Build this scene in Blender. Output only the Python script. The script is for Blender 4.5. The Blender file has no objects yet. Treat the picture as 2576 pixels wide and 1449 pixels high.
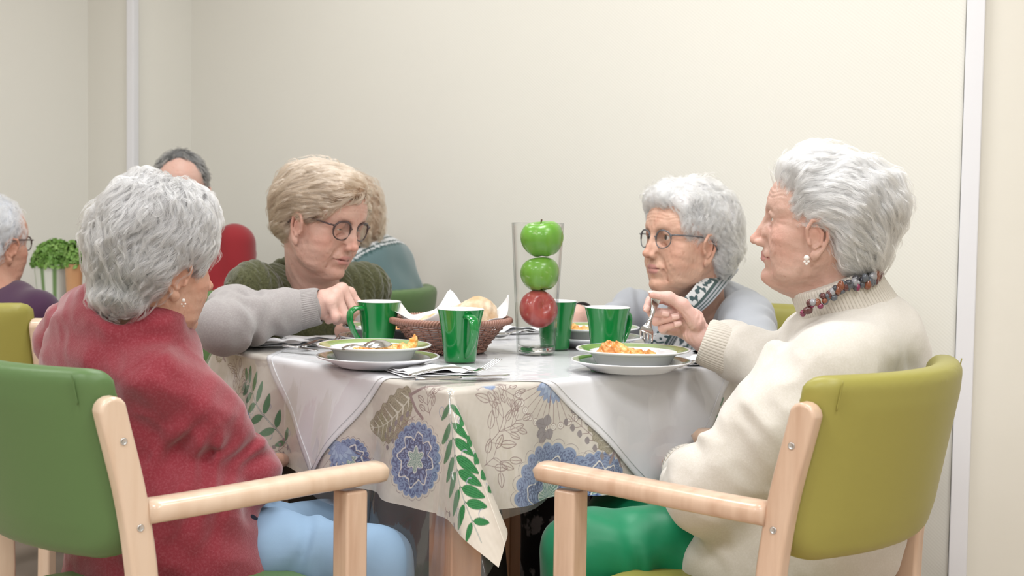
import bpy, math, random
import numpy as np
from mathutils import Vector, Matrix
PI = math.pi
rng = np.random.default_rng(7)
random.seed(7)
SC = bpy.context.scene
COL = SC.collection
F_PX, W_PX, H_PX = 3500.0, 2576.0, 1449.0
CAM_Z, PITCH, ROLL = 1.055, math.radians(3.26), math.radians(0.85)
CAM_ROT = (Matrix.Rotation(math.radians(90) - PITCH, 3, 'X') @ Matrix.Rotation(ROLL, 3, 'Z'))

def W(px, py, Y):
    """point of the room seen at photo pixel (px, py), at forward distance Y"""
    d = CAM_ROT @ Vector(((px - W_PX / 2) / F_PX, -(py - H_PX / 2) / F_PX, -1.0))
    t = Y / d.y
    return np.array([d.x * t, Y, CAM_Z + d.z * t])

# ------------------------------------------------------------------ materials
def mat(name, color=(.8, .8, .8), rough=.5, metal=0.0, spec=.5, bump=None, sss=0.0, coat=0.0,
        trans=0.0, ior=1.45, vcol=False, noise=None, sheen=0.0, emis=None, sub_col=None):
    m = bpy.data.materials.new(name)
    m.use_nodes = True
    nt = m.node_tree
    b = nt.nodes['Principled BSDF']
    b.inputs['Base Color'].default_value = (*color, 1)
    b.inputs['Roughness'].default_value = rough
    b.inputs['Metallic'].default_value = metal
    b.inputs['Specular IOR Level'].default_value = spec
    b.inputs['IOR'].default_value = ior
    b.inputs['Transmission Weight'].default_value = trans
    b.inputs['Coat Weight'].default_value = coat
    b.inputs['Coat Roughness'].default_value = .08
    if sheen:
        b.inputs['Sheen Weight'].default_value = sheen
        b.inputs['Sheen Roughness'].default_value = .5
    if sss:
        b.inputs['Subsurface Weight'].default_value = sss
        b.inputs['Subsurface Radius'].default_value = (1.0, .35, .2)
        b.inputs['Subsurface Scale'].default_value = .008
    if emis:
        b.inputs['Emission Color'].default_value = (*emis[0], 1)
        b.inputs['Emission Strength'].default_value = emis[1]
    src = None
    tc = nt.nodes.new('ShaderNodeTexCoord')
    if vcol:
        a = nt.nodes.new('ShaderNodeVertexColor')
        a.layer_name = 'Col'
        src = a.outputs['Color']
    if noise:  # (scale, second colour, contrast, stretch)
        sc, c2, lo, hi = noise[:4]
        mp = nt.nodes.new('ShaderNodeMapping')
        nt.links.new(tc.outputs['Object'], mp.inputs['Vector'])
        if len(noise) > 4:
            mp.inputs['Scale'].default_value = noise[4]
        n = nt.nodes.new('ShaderNodeTexNoise')
        n.inputs['Scale'].default_value = sc
        n.inputs['Detail'].default_value = 5
        nt.links.new(mp.outputs['Vector'], n.inputs['Vector'])
        r = nt.nodes.new('ShaderNodeMapRange')
        r.inputs['From Min'].default_value = lo
        r.inputs['From Max'].default_value = hi
        nt.links.new(n.outputs['Fac'], r.inputs['Value'])
        mx = nt.nodes.new('ShaderNodeMix')
        mx.data_type = 'RGBA'
        nt.links.new(r.outputs['Result'], mx.inputs['Factor'])
        if src is not None:
            nt.links.new(src, mx.inputs['A'])
            mul = nt.nodes.new('ShaderNodeMix'); mul.data_type = 'RGBA'; mul.blend_type = 'MULTIPLY'
            mul.inputs['Factor'].default_value = 1
            nt.links.new(src, mul.inputs['A'])
            mul.inputs['B'].default_value = (*c2, 1)
            nt.links.new(mul.outputs['Result'], mx.inputs['B'])
        else:
            mx.inputs['A'].default_value = (*color, 1)
            mx.inputs['B'].default_value = (*c2, 1)
        src = mx.outputs['Result']
    if src is not None:
        nt.links.new(src, b.inputs['Base Color'])
    if bump:  # list of (scale, strength, distance, stretch)
        prev = None
        for bp in bump:
            mp = nt.nodes.new('ShaderNodeMapping')
            nt.links.new(tc.outputs['Object'], mp.inputs['Vector'])
            if len(bp) > 3:
                mp.inputs['Scale'].default_value = bp[3]
            n = nt.nodes.new('ShaderNodeTexNoise')
            n.inputs['Scale'].default_value = bp[0]
            n.inputs['Detail'].default_value = 3
            nt.links.new(mp.outputs['Vector'], n.inputs['Vector'])
            bm = nt.nodes.new('ShaderNodeBump')
            bm.inputs['Strength'].default_value = bp[1]
            bm.inputs['Distance'].default_value = bp[2]
            nt.links.new(n.outputs['Fac'], bm.inputs['Height'])
            if prev is not None:
                nt.links.new(prev, bm.inputs['Normal'])
            prev = bm.outputs['Normal']
        nt.links.new(prev, b.inputs['Normal'])
    return m

# ------------------------------------------------------------------ objects
def mesh_obj(name, V, F, m=None, parent=None, smooth=True, cols=None, inv=None):
    """V (n,3) world coordinates, F (m,4|3) or list of lists; ONE mesh object"""
    me = bpy.data.meshes.new(name)
    V = np.asarray(V, dtype=np.float32)
    if isinstance(F, np.ndarray):
        k = F.shape[1]
        me.vertices.add(len(V)); me.vertices.foreach_set('co', V.ravel())
        me.loops.add(F.size); me.loops.foreach_set('vertex_index', F.astype(np.int32).ravel())
        me.polygons.add(len(F)); me.polygons.foreach_set('loop_start', (np.arange(len(F)) * k).astype(np.int32))
        me.update(calc_edges=True)
    else:
        me.from_pydata([tuple(map(float, v)) for v in V], [], [tuple(int(i) for i in f) for f in F])
    me.validate()
    if smooth:
        me.shade_smooth()
    if cols is not None:
        ca = me.color_attributes.new('Col', 'FLOAT_COLOR', 'POINT')
        c4 = np.ones((len(V), 4), np.float32); c4[:, :3] = cols
        ca.data.foreach_set('color', c4.ravel())
    o = bpy.data.objects.new(name, me)
    COL.objects.link(o)
    for mm in (m if isinstance(m, (list, tuple)) else [m]):
        if mm is not None:
            me.materials.append(mm)
    if parent is not None:
        o.parent = parent
        p = parent; T = Matrix.Identity(4)
        while p is not None:
            T = p.matrix_basis @ T; p = p.parent
        o.matrix_basis = Matrix.Identity(4)
        me.transform(T.inverted())
    return o

def thing(name, label, cat, loc=(0, 0, 0), rotz=0.0, group=None):
    o = bpy.data.objects.new(name, None); COL.objects.link(o)
    o.empty_display_size = .05
    o.location = loc; o.rotation_euler = (0, 0, rotz)
    o['label'] = label; o['category'] = cat
    if group: o['group'] = group
    return o

def tag(o, label=None, cat=None, group=None, kind=None):
    if label: o['label'] = label
    if cat: o['category'] = cat
    if group: o['group'] = group
    if kind: o['kind'] = kind
    return o

class MB:
    """collects closed shapes into one mesh"""
    def __init__(s): s.V = []; s.F = []; s.n = 0
    def add(s, V, F):
        V = np.asarray(V, float)
        s.F += [[i + s.n for i in f] for f in (F.tolist() if isinstance(F, np.ndarray) else F)]
        s.V.append(V); s.n += len(V); return s
    def box(s, c, size, R=None):
        c = np.array(c, float); h = np.array(size, float) / 2
        P = np.array([[x, y, z] for x in (-1, 1) for y in (-1, 1) for z in (-1, 1)]) * h
        if R is not None: P = P @ np.array(R).T
        return s.add(P + c, [[0, 1, 3, 2], [4, 6, 7, 5], [0, 4, 5, 1], [2, 3, 7, 6], [0, 2, 6, 4], [1, 5, 7, 3]])
    def rings(s, R, cap=True):
        """R: list of (k,3) rings"""
        R = [np.asarray(r, float) for r in R]; k = len(R[0]); n = len(R)
        F = [[i * k + j, i * k + (j + 1) % k, (i + 1) * k + (j + 1) % k, (i + 1) * k + j] for i in range(n - 1) for j in range(k)]
        if cap: F += [list(range(k))[::-1], [(n - 1) * k + j for j in range(k)]]
        return s.add(np.concatenate(R), F)
    def lathe(s, prof, c=(0, 0, 0), k=48, cap=True):
        a = np.arange(k) / k * 2 * PI
        return s.rings([np.stack([c[0] + r * np.cos(a), c[1] + r * np.sin(a), np.full(k, c[2] + z)], 1) for r, z in prof], cap)
    def tube(s, pts, rad, k=8, cap=True, flat=None):
        """sweep; rad scalar or list; flat=(ref vector, factor) squeezes along ref"""
        P = np.asarray(pts, float); n = len(P)
        r = np.full(n, rad) if np.isscalar(rad) else np.asarray(rad, float)
        T = np.gradient(P, axis=0); T /= np.linalg.norm(T, axis=1)[:, None] + 1e-12
        up = np.array([0, 0, 1.]) if flat is None else np.asarray(flat[0], float)
        if abs(T[0] @ up) > .95: up = np.array([1., 0, 0])
        u = up - (up @ T[0]) * T[0]; u /= np.linalg.norm(u); rs = []
        a = np.arange(k) / k * 2 * PI
        for i in range(n):
            u = u - (u @ T[i]) * T[i]; u /= np.linalg.norm(u) + 1e-12
            v = np.cross(T[i], u); f = 1 if flat is None else flat[1]
            rs.append(P[i] + r[i] * (np.cos(a)[:, None] * u * f + np.sin(a)[:, None] * v))
        return s.rings(rs, cap)
    def prism(s, poly, h0, h1, M=None):
        """polygon in the xy plane extruded from z=h0 to h1, then transformed"""
        p = np.asarray(poly, float); k = len(p)
        V = np.concatenate([np.c_[p, np.full(k, h0)], np.c_[p, np.full(k, h1)]])
        if M is not None: V = V @ np.array(M.to_3x3()).T + np.array(M.translation)
        return s.add(V, [list(range(k))[::-1], list(range(k, 2 * k))] + [[i, (i + 1) % k, k + (i + 1) % k, k + i] for i in range(k)])
    def build(s, name, m=None, parent=None, smooth=False, bevel=0.0, seg=2, auto=None):
        o = mesh_obj(name, np.concatenate(s.V), s.F, m, parent, smooth)
        if bevel:
            b = o.modifiers.new('b', 'BEVEL'); b.width = bevel; b.segments = seg; b.limit_method = 'ANGLE'; b.angle_limit = .6
            o.data.shade_smooth()
            o.modifiers.new('w', 'WEIGHTED_NORMAL')
        return o

def spline(pts, n):
    """Catmull-Rom through pts, n samples"""
    P = np.asarray(pts, float); P = np.vstack([2 * P[0] - P[1], P, 2 * P[-1] - P[-2]])
    t = np.linspace(0, len(P) - 3 - 1e-9, n); i = t.astype(int); f = (t - i)[:, None]
    a, b, c, d = P[i], P[i + 1], P[i + 2], P[i + 3]
    return .5 * (2 * b + (c - a) * f + (2 * a - 5 * b + 4 * c - d) * f * f + (3 * b - 3 * c + d - a) * f ** 3)

# ------------------------------------------------------------------ distance fields
def smin(a, b, k):
    h = np.maximum(k - np.abs(a - b), 0) / k
    return np.minimum(a, b) - h * h * k * .25
def smax(a, b, k): return -smin(-a, -b, k)
def vlen(P): return np.sqrt((P * P).sum(-1))
def ell(P, c, r):
    q = (P - np.asarray(c, np.float32)); r = np.asarray(r, np.float32)
    k0 = vlen(q / r); k1 = vlen(q / (r * r)) + 1e-9
    return k0 * (k0 - 1) / k1
def ellR(P, c, r, R):
    return ell((P - np.asarray(c, np.float32)) @ np.asarray(R, np.float32), (0, 0, 0), r)
def cap(P, a, b, ra, rb=None):
    a = np.asarray(a, np.float32); b = np.asarray(b, np.float32); rb = ra if rb is None else rb
    ba = b - a; pa = P - a
    t = np.clip((pa @ ba) / (ba @ ba + 1e-12), 0, 1)
    return vlen(pa - t[:, None] * ba) - (ra + (rb - ra) * t)
def chain(P, pts, rs, k=0.0):
    d = None
    if np.isscalar(rs): rs = [rs] * len(pts)
    for i in range(len(pts) - 1):
        e = cap(P, pts[i], pts[i + 1], rs[i], rs[i + 1])
        d = e if d is None else (smin(d, e, k) if k else np.minimum(d, e))
    return d
def rotm(x=0, y=0, z=0):
    """degrees; applied x then y then z"""
    return np.array(Matrix.Rotation(math.radians(z), 3, 'Z') @ Matrix.Rotation(math.radians(y), 3, 'Y') @ Matrix.Rotation(math.radians(x), 3, 'X'), dtype=np.float32)
_ph = np.random.default_rng(3).uniform(0, 6.28, (8, 12)).astype(np.float32)
_dr = np.random.default_rng(5).normal(size=(8, 12, 3)).astype(np.float32)
_dr /= np.linalg.norm(_dr, axis=-1)[..., None]
def wob(P, s, seed=0, n=5):
    """smooth pseudo noise about -1..1, feature size 1/s"""
    v = np.zeros(len(P), np.float32); A = 0
    for i in range(n):
        q = P @ _dr[seed % 8, i] * (s * 6.28 * (1 + .35 * i)) + _ph[seed % 8, i]
        v += np.sin(q + 1.3 * np.sin(P @ _dr[(seed + 1) % 8, i] * s * 4 + i)) / (1 + .3 * i); A += 1 / (1 + .3 * i)
    return v / A * 1.6

def surf(f, lo, hi, h, B=6, marg=1.15):
    """surface nets of f=0 in a box; only blocks near the surface are sampled"""
    lo = np.asarray(lo, np.float32); hi = np.asarray(hi, np.float32)
    nb = np.ceil((hi - lo) / (h * B)).astype(int) + 1
    n = nb * B
    g = [np.arange(nb[i]) for i in range(3)]
    C = np.stack(np.meshgrid(*g, indexing='ij'), -1).reshape(-1, 3)
    cc = lo + (C * B + (B - 1) / 2) * h
    d = f(cc.astype(np.float32))
    act = np.abs(d) < h * B * .87 * marg + h
    V = np.repeat(np.repeat(np.repeat(np.where(d < 0, -1, 1).reshape(nb), B, 0), B, 1), B, 2).astype(np.float32)
    o = np.stack(np.meshgrid(*[np.arange(B)] * 3, indexing='ij'), -1).reshape(-1, 3)
    A = C[act]; st = max(1, 60000 // B ** 3)
    for i in range(0, len(A), st):
        idx = (A[i:i + st, None] * B + o[None]).reshape(-1, 3)
        V[idx[:, 0], idx[:, 1], idx[:, 2]] = f((lo + idx * h).astype(np.float32))
    return nets(V, lo, h)

def nets(V, lo, h):
    s = V < 0
    c = s[:-1, :-1, :-1].astype(np.int8)
    tot = np.zeros_like(c)
    for dx in (0, 1):
        for dy in (0, 1):
            for dz in (0, 1):
                tot += s[dx:s.shape[0] - 1 + dx, dy:s.shape[1] - 1 + dy, dz:s.shape[2] - 1 + dz]
    cells = np.argwhere((tot > 0) & (tot < 8))
    ids = np.full(c.shape, -1, np.int64); ids[tuple(cells.T)] = np.arange(len(cells))
    acc = np.zeros((len(cells), 3)); cnt = np.zeros(len(cells))
    cor = [np.array(q) for q in ((0, 0, 0), (1, 0, 0), (0, 1, 0), (1, 1, 0), (0, 0, 1), (1, 0, 1), (0, 1, 1), (1, 1, 1))]
    E = [(0, 1), (2, 3), (4, 5), (6, 7), (0, 2), (1, 3), (4, 6), (5, 7), (0, 4), (1, 5), (2, 6), (3, 7)]
    vals = [V[tuple((cells + q).T)] for q in cor]
    for a, b in E:
        va, vb = vals[a], vals[b]
        m = (va < 0) != (vb < 0)
        t = np.where(m, va / np.where(m, va - vb, 1), 0)
        acc += np.where(m[:, None], cor[a] + t[:, None] * (cor[b] - cor[a]), 0); cnt += m
    P = lo + (cells + acc / np.maximum(cnt, 1)[:, None]) * h
    F = []
    for ax in range(3):
        sl0 = [slice(1, -1)] * 3; sl0[ax] = slice(0, -1); sl1 = list(sl0); sl1[ax] = slice(1, None)
        a = s[tuple(sl0)]; b = s[tuple(sl1)]
        e = np.argwhere(a != b)
        if not len(e): continue
        flip = a[tuple(e.T)]
        off = np.array([1, 1, 1]); off[ax] = 0
        e = e + off
        u, v = [(1, 2), (2, 0), (0, 1)][ax]
        du = np.zeros(3, int); du[u] = 1; dv = np.zeros(3, int); dv[v] = 1
        q = np.stack([ids[tuple((e - du - dv).T)], ids[tuple((e - dv).T)], ids[tuple(e.T)], ids[tuple((e - du).T)]], 1)
        q[~flip] = q[~flip][:, ::-1]
        F.append(q[(q >= 0).all(1)])
    return P.astype(np.float32), np.concatenate(F)

def bodysurf(name, f, lo, hi, h, m, parent, colf=None, post=0):
    V, F = surf(f, lo, hi, h)
    o = mesh_obj(name, V, F, m, parent, True, None if colf is None else colf(V))
    return o
# ------------------------------------------------------------------ heads
class Frame:
    """local frame: origin, yaw (deg, facing direction in plan), pitch (deg, nose up positive), roll, scale"""
    def __init__(s, o, yaw, pitch=0, roll=0, scale=1.0):
        s.o = np.asarray(o, np.float32); s.s = scale
        s.R = (rotm(z=yaw) @ rotm(y=-pitch) @ rotm(x=roll)).astype(np.float32)
    def loc(s, P): return ((P - s.o) @ s.R) / s.s
    def w(s, p): return s.o + (np.atleast_2d(np.asarray(p, np.float32)) * s.s) @ s.R.T

HEAD = dict(nose=1.0, nose_drop=0.0, jowl=1.0, lid=.0035, lid_z=0.0, mouth_open=0.0, chin=0.0, lips=1.0, cheek=1.0, nosew=1.0,
            wr=1.0, gaze=(0, 0), sock=1.0, wid=1.0, smile=0.0, ear=(0.0, -.012))

def head_sdf(P, q):
    """head in its own frame: x forward, y left, z up; origin between the ears at eye height"""
    X = P.copy(); X[:, 1] = np.abs(X[:, 1]) / q['wid']
    full = None
    d = ell(X, (-.008, 0, .024), (.096, .0745, .088))
    d = smin(d, ell(X, (.030, 0, -.030), (.056, .056, .074)), .035)
    d = smin(d, ell(X, (.052, 0, .035), (.036, .055, .040)), .025)
    j = q['jowl']
    d = smin(d, chain(X, [(-.004, .049, -.052), (.014, .042, -.078), (.068, .008, -.104 - q['chin'])], [.015, .013 + .003 * j, .012]), .032)
    d = smin(d, ell(X, (.078 + .3 * q['chin'], 0, -.101 - q['chin']), (.013, .017, .013)), .014)
    d = smin(d, ell(X, (.050, .043, -.030), (.024, .020, .018)), .020)
    d = smin(d, ell(X, (.050, .036, -.058), (.026, .022 * q['cheek'], .026)), .022)
    d = smin(d, ell(X, (.044, .034, -.090), (.020, .012 + .005 * j, .016)), .022)
    d = smin(d, ell(X, (.035, 0, -.112), (.030, .024, .014 + .006 * j)), .022)
    d = smin(d, chain(X, [(.080, .010, .019), (.076, .027, .023), (.062, .046, .017)], [.0085, .0085, .008]), .014)
    # sockets
    d = smax(d, -ell(X, (.0925, .031, .001), (.0175 * q['sock'], .0165, .0125)), .012)
    d = smax(d, -ell(X, (.089, .016, .000), (.010, .006, .010)), .010)
    # nose
    nl = q['nose']; tip = (.085 + .0225 * nl, 0, -.036 - q['nose_drop'])
    d = smin(d, chain(X, [(.0845, 0, .010), (.0905 + .004 * nl, 0, -.010), tip], [.0062, .0062, .0078]), .009)
    d = smin(d, ell(X, (tip[0] - .001, 0, tip[2]), (.0088, .0088 * q['nosew'], .0078)), .004)
    d = smin(d, ell(X, (tip[0] - .010, .0105 * q['nosew'], tip[2] - .0035), (.0095, .0062, .0068)), .0045)
    d = smin(d, ell(X, (.082, .010, -.028), (.014, .010, .016)), .010)
    d = smax(d, -ell(X, (tip[0] - .0065, .0055 * q['nosew'], tip[2] - .0105), (.0060, .0030, .0050)), .003)
    # mouth
    op = q['mouth_open']; L = q['lips']; sm = q['smile']
    d = smin(d, ell(X, (.074, 0, -.066), (.0205, .026, .022)), .012)
    d = smin(d, chain(X, [(.0935, .002, -.0615), (.0895, .012, -.0632), (.0785, .0235, -.0675 + sm)], [.0034 * L, .0036 * L, .0018]), .0045)
    d = smin(d, chain(X, [(.0915, 0, -.0725 - op), (.0875, .012, -.0725 - op), (.0775, .0225, -.0690 + sm)], [.0046 * L, .0044 * L, .0018]), .0050)
    d = smax(d, -chain(X, [(.0990, 0, -.0672 - op * .5), (.0930, .012, -.0674 - op * .5), (.0800, .0245, -.0688 + sm)], [.0011 + op * .55, .0010 + op * .45, .0006]), .0022)
    d = smax(d, -ell(X, (.0935, 0, -.0835 - op), (.008, .016, .0045)), .007)
    # folds
    w = q['wr']
    if w:
        g = chain(X, [(.0910, .0165, -.036), (.0840, .0270, -.052), (.0755, .0315, -.068)], [.0014, .0017, .0010])
        g = np.minimum(g, chain(X, [(.0775, .0265, -.072), (.0735, .0290, -.084), (.0650, .0300, -.096)], [.0010, .0012, .0006]))
        g = np.minimum(g, chain(X, [(.0800, .0200, -.0125), (.0765, .0310, -.0185), (.0690, .0410, -.0170)], [.0010, .0013, .0006]))
        d = smax(d, -(g + .0012 * (1 - w)), .0085)
        z = X[:, 2]; fx = np.clip((X[:, 0] - .045) / .03, 0, 1)
        d = d + .00040 * w * fx * np.sin(z * 780 + 2.5 * np.sin(X[:, 1] * 45) + 2 * wob(X, 12, 3)) * np.clip((z - .028) / .01, 0, 1) * np.clip((.07 - z) / .01, 0, 1)
        # crow's feet, cheek creases
        ex = np.exp(-(((X[:, 0] - .058) / .012) ** 2 + ((X[:, 1] - .053) / .012) ** 2 + ((z + .004) / .016) ** 2))
        ang = np.arctan2(z, X[:, 1] - .036)
        d = d + .0006 * w * ex * np.sin(ang * 14)
        ck = np.exp(-(((X[:, 1] - .050) / .018) ** 2 + ((z + .066) / .034) ** 2))
        d = d + .00032 * w * ck * np.sin((X[:, 0] * 1.0 + .25 * z) * 900 + 4.5 * wob(X, 20, 2)) + .0005 * w * wob(X, 45, 5)
    # eyelids
    e = (.0700, .031, .0)
    lid = vlen(X - np.array(e, np.float32)) - .0136
    lid = smin(lid, chain(X, [(.0800, .0195, .0065), (.0850, .031, .0100), (.0760, .0430, .0050)], [.0028, .0036, .0028]), .006)
    d = smin(d, lid, .0042)
    if q['lid'] > 0:
        d = smax(d, -ell(X, (.0835, .0312, q['lid_z']), (.0085, .0125, q['lid'])), .0010)
    else:
        d = smax(d, -chain(X, [(.0815, .0200, -.0030), (.0845, .031, -.0062), (.0800, .0420, -.0035)], [.0006, .0007, .0005]), .0015)
    # ears
    return smin(d, ear_sdf(X, q), .004)

def ear_sdf(X, q):
    s = 1.16
    c = np.array((-.010 + q['ear'][0], .0735, -.012 + q['ear'][1]), np.float32)
    Y = (X - c) @ rotm(z=22, x=-6, y=8) / s   # plane of the ear: x fwd, z up, y out
    H = [(.012, .000, .000), (.0135, .003, .016), (.006, .005, .028), (-.008, .006, .0285), (-.0175, .007, .016), (-.0175, .007, .000), (-.0110, .005, -.015), (-.002, .003, -.0240)]
    d = chain(Y, H, [.0022, .0027, .0030, .0032, .0034, .0032, .0030, .0050])
    d = smin(d, ell(Y, (.001, .0015, -.0255), (.0070, .0034, .0080)), .004)
    d = smin(d, ell(Y, (-.004, -.001, .004), (.0145, .0036, .024)), .003)
    d = smin(d, chain(Y, [(-.001, .003, .021), (-.0095, .004, .008), (-.0075, .0035, -.007), (.001, .003, -.0135)], [.0018, .0030, .0030, .0028]), .003)
    d = smin(d, ell(Y, (.0085, .0025, -.0045), (.0045, .0032, .0055)), .003)
    d = smax(d, -ell(Y, (.0015, .0060, -.0010), (.0070, .0070, .0095)), .003)
    d = smin(d, ell(Y, (-.001, -.0060, .0), (.010, .0060, .018)), .006)
    return d * s

def skin_col(Q, q, base, lip=(.56, .27, .24)):
    """colour of the skin itself, in head space Q"""
    n = len(Q); a = np.abs(Q[:, 1])
    c = np.tile(np.array(base, np.float32), (n, 1))
    def mix(t, col):
        nonlocal c
        t = np.clip(t, 0, 1)[:, None]; c = c * (1 - t) + np.array(col, np.float32) * t
    red = np.array(base) * (1.0, .72, .68)
    def bl(cx, cy, cz, r): return np.exp(-(((Q[:, 0] - cx) ** 2 + (a - cy) ** 2 + (Q[:, 2] - cz) ** 2) / r ** 2))
    mix(.55 * bl(.06, .045, -.035, .024), red)
    mix(.65 * bl(.105, 0, -.038, .014), red)
    mix(.60 * bl(-.01, .082, -.01, .030), red)
    mix(.45 * bl(.085, .031, -.012, .012), red)
    mix(.35 * bl(.078, 0, -.10, .02), red)
    mix(.35 * (wob(Q, 18, 4) * .5 + .3), red)
    op = q['mouth_open']
    lu = chain(Q * (1, 0, 1) + np.c_[0 * a, a, 0 * a], [(.0965, .000, -.0625), (.0915, .012, -.0640), (.0800, .0230, -.0680)], [.0040, .0042, .0020])
    ll = chain(Q * (1, 0, 1) + np.c_[0 * a, a, 0 * a], [(.0945, 0, -.0725 - op), (.0895, .012, -.0725 - op), (.0790, .0220, -.0690)], [.0048, .0046, .0022])
    mix(.75 - np.minimum(lu, ll) / .0010, lip)
    # brows, sparse
    br = chain(Q * (1, 0, 1) + np.c_[0 * a, a, 0 * a], [(.088, .012, .020), (.085, .028, .026), (.070, .047, .020)], [.003, .0035, .002])
    mix(.30 - br / .004, np.array(base) * (.75, .66, .6))
    # age spots
    sp = wob(Q, 60, 6) + .5 * wob(Q, 35, 1)
    mix(.38 * np.clip((sp - 1.25) / .35, 0, 1), np.array(base) * (.68, .52, .45))
    # nostril, mouth interior
    mix(1.2 - ell(np.c_[Q[:, 0], a, Q[:, 2]].astype(np.float32), (.085 + .0225 * q['nose'] - .0075, .0055, -.036 - q['nose_drop'] - .009), (.005, .003, .005)) / .001 - .8, (.16, .05, .04))
    if op:
        mix(1.0 - ell(np.c_[Q[:, 0], a, Q[:, 2]].astype(np.float32), (.086, 0, -.0675 - op * .5), (.0085, .017, op * .75)) / .001, (.13, .03, .03))
    return c

def eyes(fr, q, parent, iris=(.10, .06, .04)):
    for sgn, nm in ((1, 'eyeball'), (-1, 'eyeball')):
        u = np.linspace(0, PI, 25); v = np.linspace(0, 2 * PI, 37)[:-1]
        U, Vv = np.meshgrid(u, v, indexing='ij')
        P = np.stack([np.cos(U), np.sin(U) * np.cos(Vv), np.sin(U) * np.sin(Vv)], -1).reshape(-1, 3)
        ang = U.ravel()
        c = np.tile(np.array((.74, .68, .64), np.float32), (len(P), 1))
        c[ang < .50] = iris; c[ang < .20] = (.01, .01, .01)
        gz = rotm(z=q['gaze'][0], y=-q['gaze'][1])
        P = P * .0124; P = P @ gz.T + np.array((.0700, .031 * sgn * q['wid'], 0))
        F = [[i * 36 + j, i * 36 + (j + 1) % 36, (i + 1) * 36 + (j + 1) % 36, (i + 1) * 36 + j] for i in range(24) for j in range(36)]
        mesh_obj(nm, fr.w(P), np.array(F), M_EYE, parent, True, c)

# ------------------------------------------------------------------ hair
def hair_part(name, fr, parent, vol, target_pts, n_guides, per, length, flow, m_shell, m_str, rad=.00011, wave=.006, wfreq=70,
              clump=.010, seed=1, lo=(-.16, -.13, -.16), hi=(.13, .13, .16), h=.0035, ncp=10, lift=.35, shell_in=.006, keep=None, bumpy=.0035, flyaway=.03):
    """vol(Q): distance field of the hair body in head space. Solid under-layer and many combed strands."""
    r = np.random.default_rng(seed)
    n_guides = int(n_guides * 2.3); per = max(6, int(per * .55)); clump *= .62
    f = lambda Pl: vol(Pl) + shell_in + bumpy * np.abs(wob(Pl * (1, 1, 1.3), 28, seed)) 
    V, F = surf(f, lo, hi, h)
    o = mesh_obj(name, fr.w(V), F, m_shell, parent)
    # guides start on shell vertices
    e = 1e-3
    def grad(Q):
        d0 = vol(Q); g = np.stack([vol(Q + np.array(v, np.float32) * e) - d0 for v in ((1, 0, 0), (0, 1, 0), (0, 0, 1))], 1)
        return g / (np.linalg.norm(g, axis=1)[:, None] + 1e-9), d0
    V = V.astype(np.float32)
    g, d0 = grad(V)
    ok = np.ones(len(V), bool) if keep is None else keep(V)
    idx = np.where(ok)[0]
    G = V[r.choice(idx, n_guides)]
    L = length * r.uniform(.7, 1.25, n_guides)
    depth = r.uniform(-.004, .0035, n_guides) + (r.random(n_guides) < flyaway) * r.uniform(.003, .012, n_guides)
    ph = r.uniform(0, 6.28, n_guides); amp = wave * r.uniform(.4, 1.3, n_guides)
    # coherent waves: phase from smooth noise
    P = G.copy(); pts = [P.copy()]; nn = []
    st = L / (ncp - 1)
    phc = wob(G, 9, seed + 1) * 2.2
    for i in range(ncp - 1):
        g, d = grad(P); nn.append(g)
        t = flow(P); t = t - (t * g).sum(1)[:, None] * g
        t /= np.linalg.norm(t, axis=1)[:, None] + 1e-9
        b = np.cross(g, t)
        s = (i + 1) / (ncp - 1)
        wv = np.cos(phc + .3 * ph + wfreq * st * (i + 1))
        tgt = depth * min(1, s * 2.2) + .0012 * np.sin(phc + wfreq * st * (i + 1))
        vel = t + b * (amp * wfreq * wv)[:, None] + g * np.clip((tgt - d) / np.maximum(st, 1e-4), -lift * 3, lift * 2)[:, None]
        vel /= np.linalg.norm(vel, axis=1)[:, None]
        P = (P + vel * st[:, None]).astype(np.float32); pts.append(P.copy())
    nn.append(nn[-1]); Gd = np.stack(pts, 1); N = np.stack(nn, 1)   # (ng, ncp, 3)
    T = np.gradient(Gd, axis=1); T /= np.linalg.norm(T, axis=2)[..., None] + 1e-9
    Bn = np.cross(T, N)
    S = np.repeat(Gd, per, 0); Nn = np.repeat(N, per, 0); Bb = np.repeat(Bn, per, 0); k = len(S)
    rr = clump * np.sqrt(r.random(k)); aa = r.uniform(0, 6.28, k)
    s = np.linspace(0, 1, ncp)
    w = (1 - .62 * s ** 1.3)[None]
    off_b = (rr * np.cos(aa))[:, None] * w; off_n = (rr * .30 * np.sin(aa))[:, None] * w
    fz = r.uniform(.0004, .0022, k)[:, None] * (.3 + s[None])
    off_b = off_b + fz * np.sin(s[None] * r.uniform(4, 16, k)[:, None] + aa[:, None] * 3)
    off_n = off_n + .8 * fz * np.sin(s[None] * r.uniform(4, 12, k)[:, None] + aa[:, None] * 5)
    S = S + Bb * off_b[..., None] + Nn * off_n[..., None]
    S = S - T.repeat(per, 0) * (r.uniform(-.5, .5, k) * length * .12)[:, None, None]
    S = fr.w(S.reshape(-1, 3)).astype(np.float32)
    cv = bpy.data.hair_curves.new(name + '_strands')
    cv.add_curves([ncp] * k)
    cv.points.foreach_set('position', S.ravel())
    ra = np.tile((rad * (1 - .75 * s ** 2)).astype(np.float32), k) * fr.s
    cv.points.foreach_set('radius', ra)
    cv.materials.append(m_str)
    ho = bpy.data.objects.new('hair_strands', cv); COL.objects.link(ho)
    ho.parent = o
    ho.matrix_parent_inverse = Matrix.Identity(4)
    p = o; Tm = Matrix.Identity(4)
    while p is not None:
        Tm = p.matrix_basis @ Tm; p = p.parent
    ho.matrix_basis = Tm.inverted()
    return o
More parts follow.
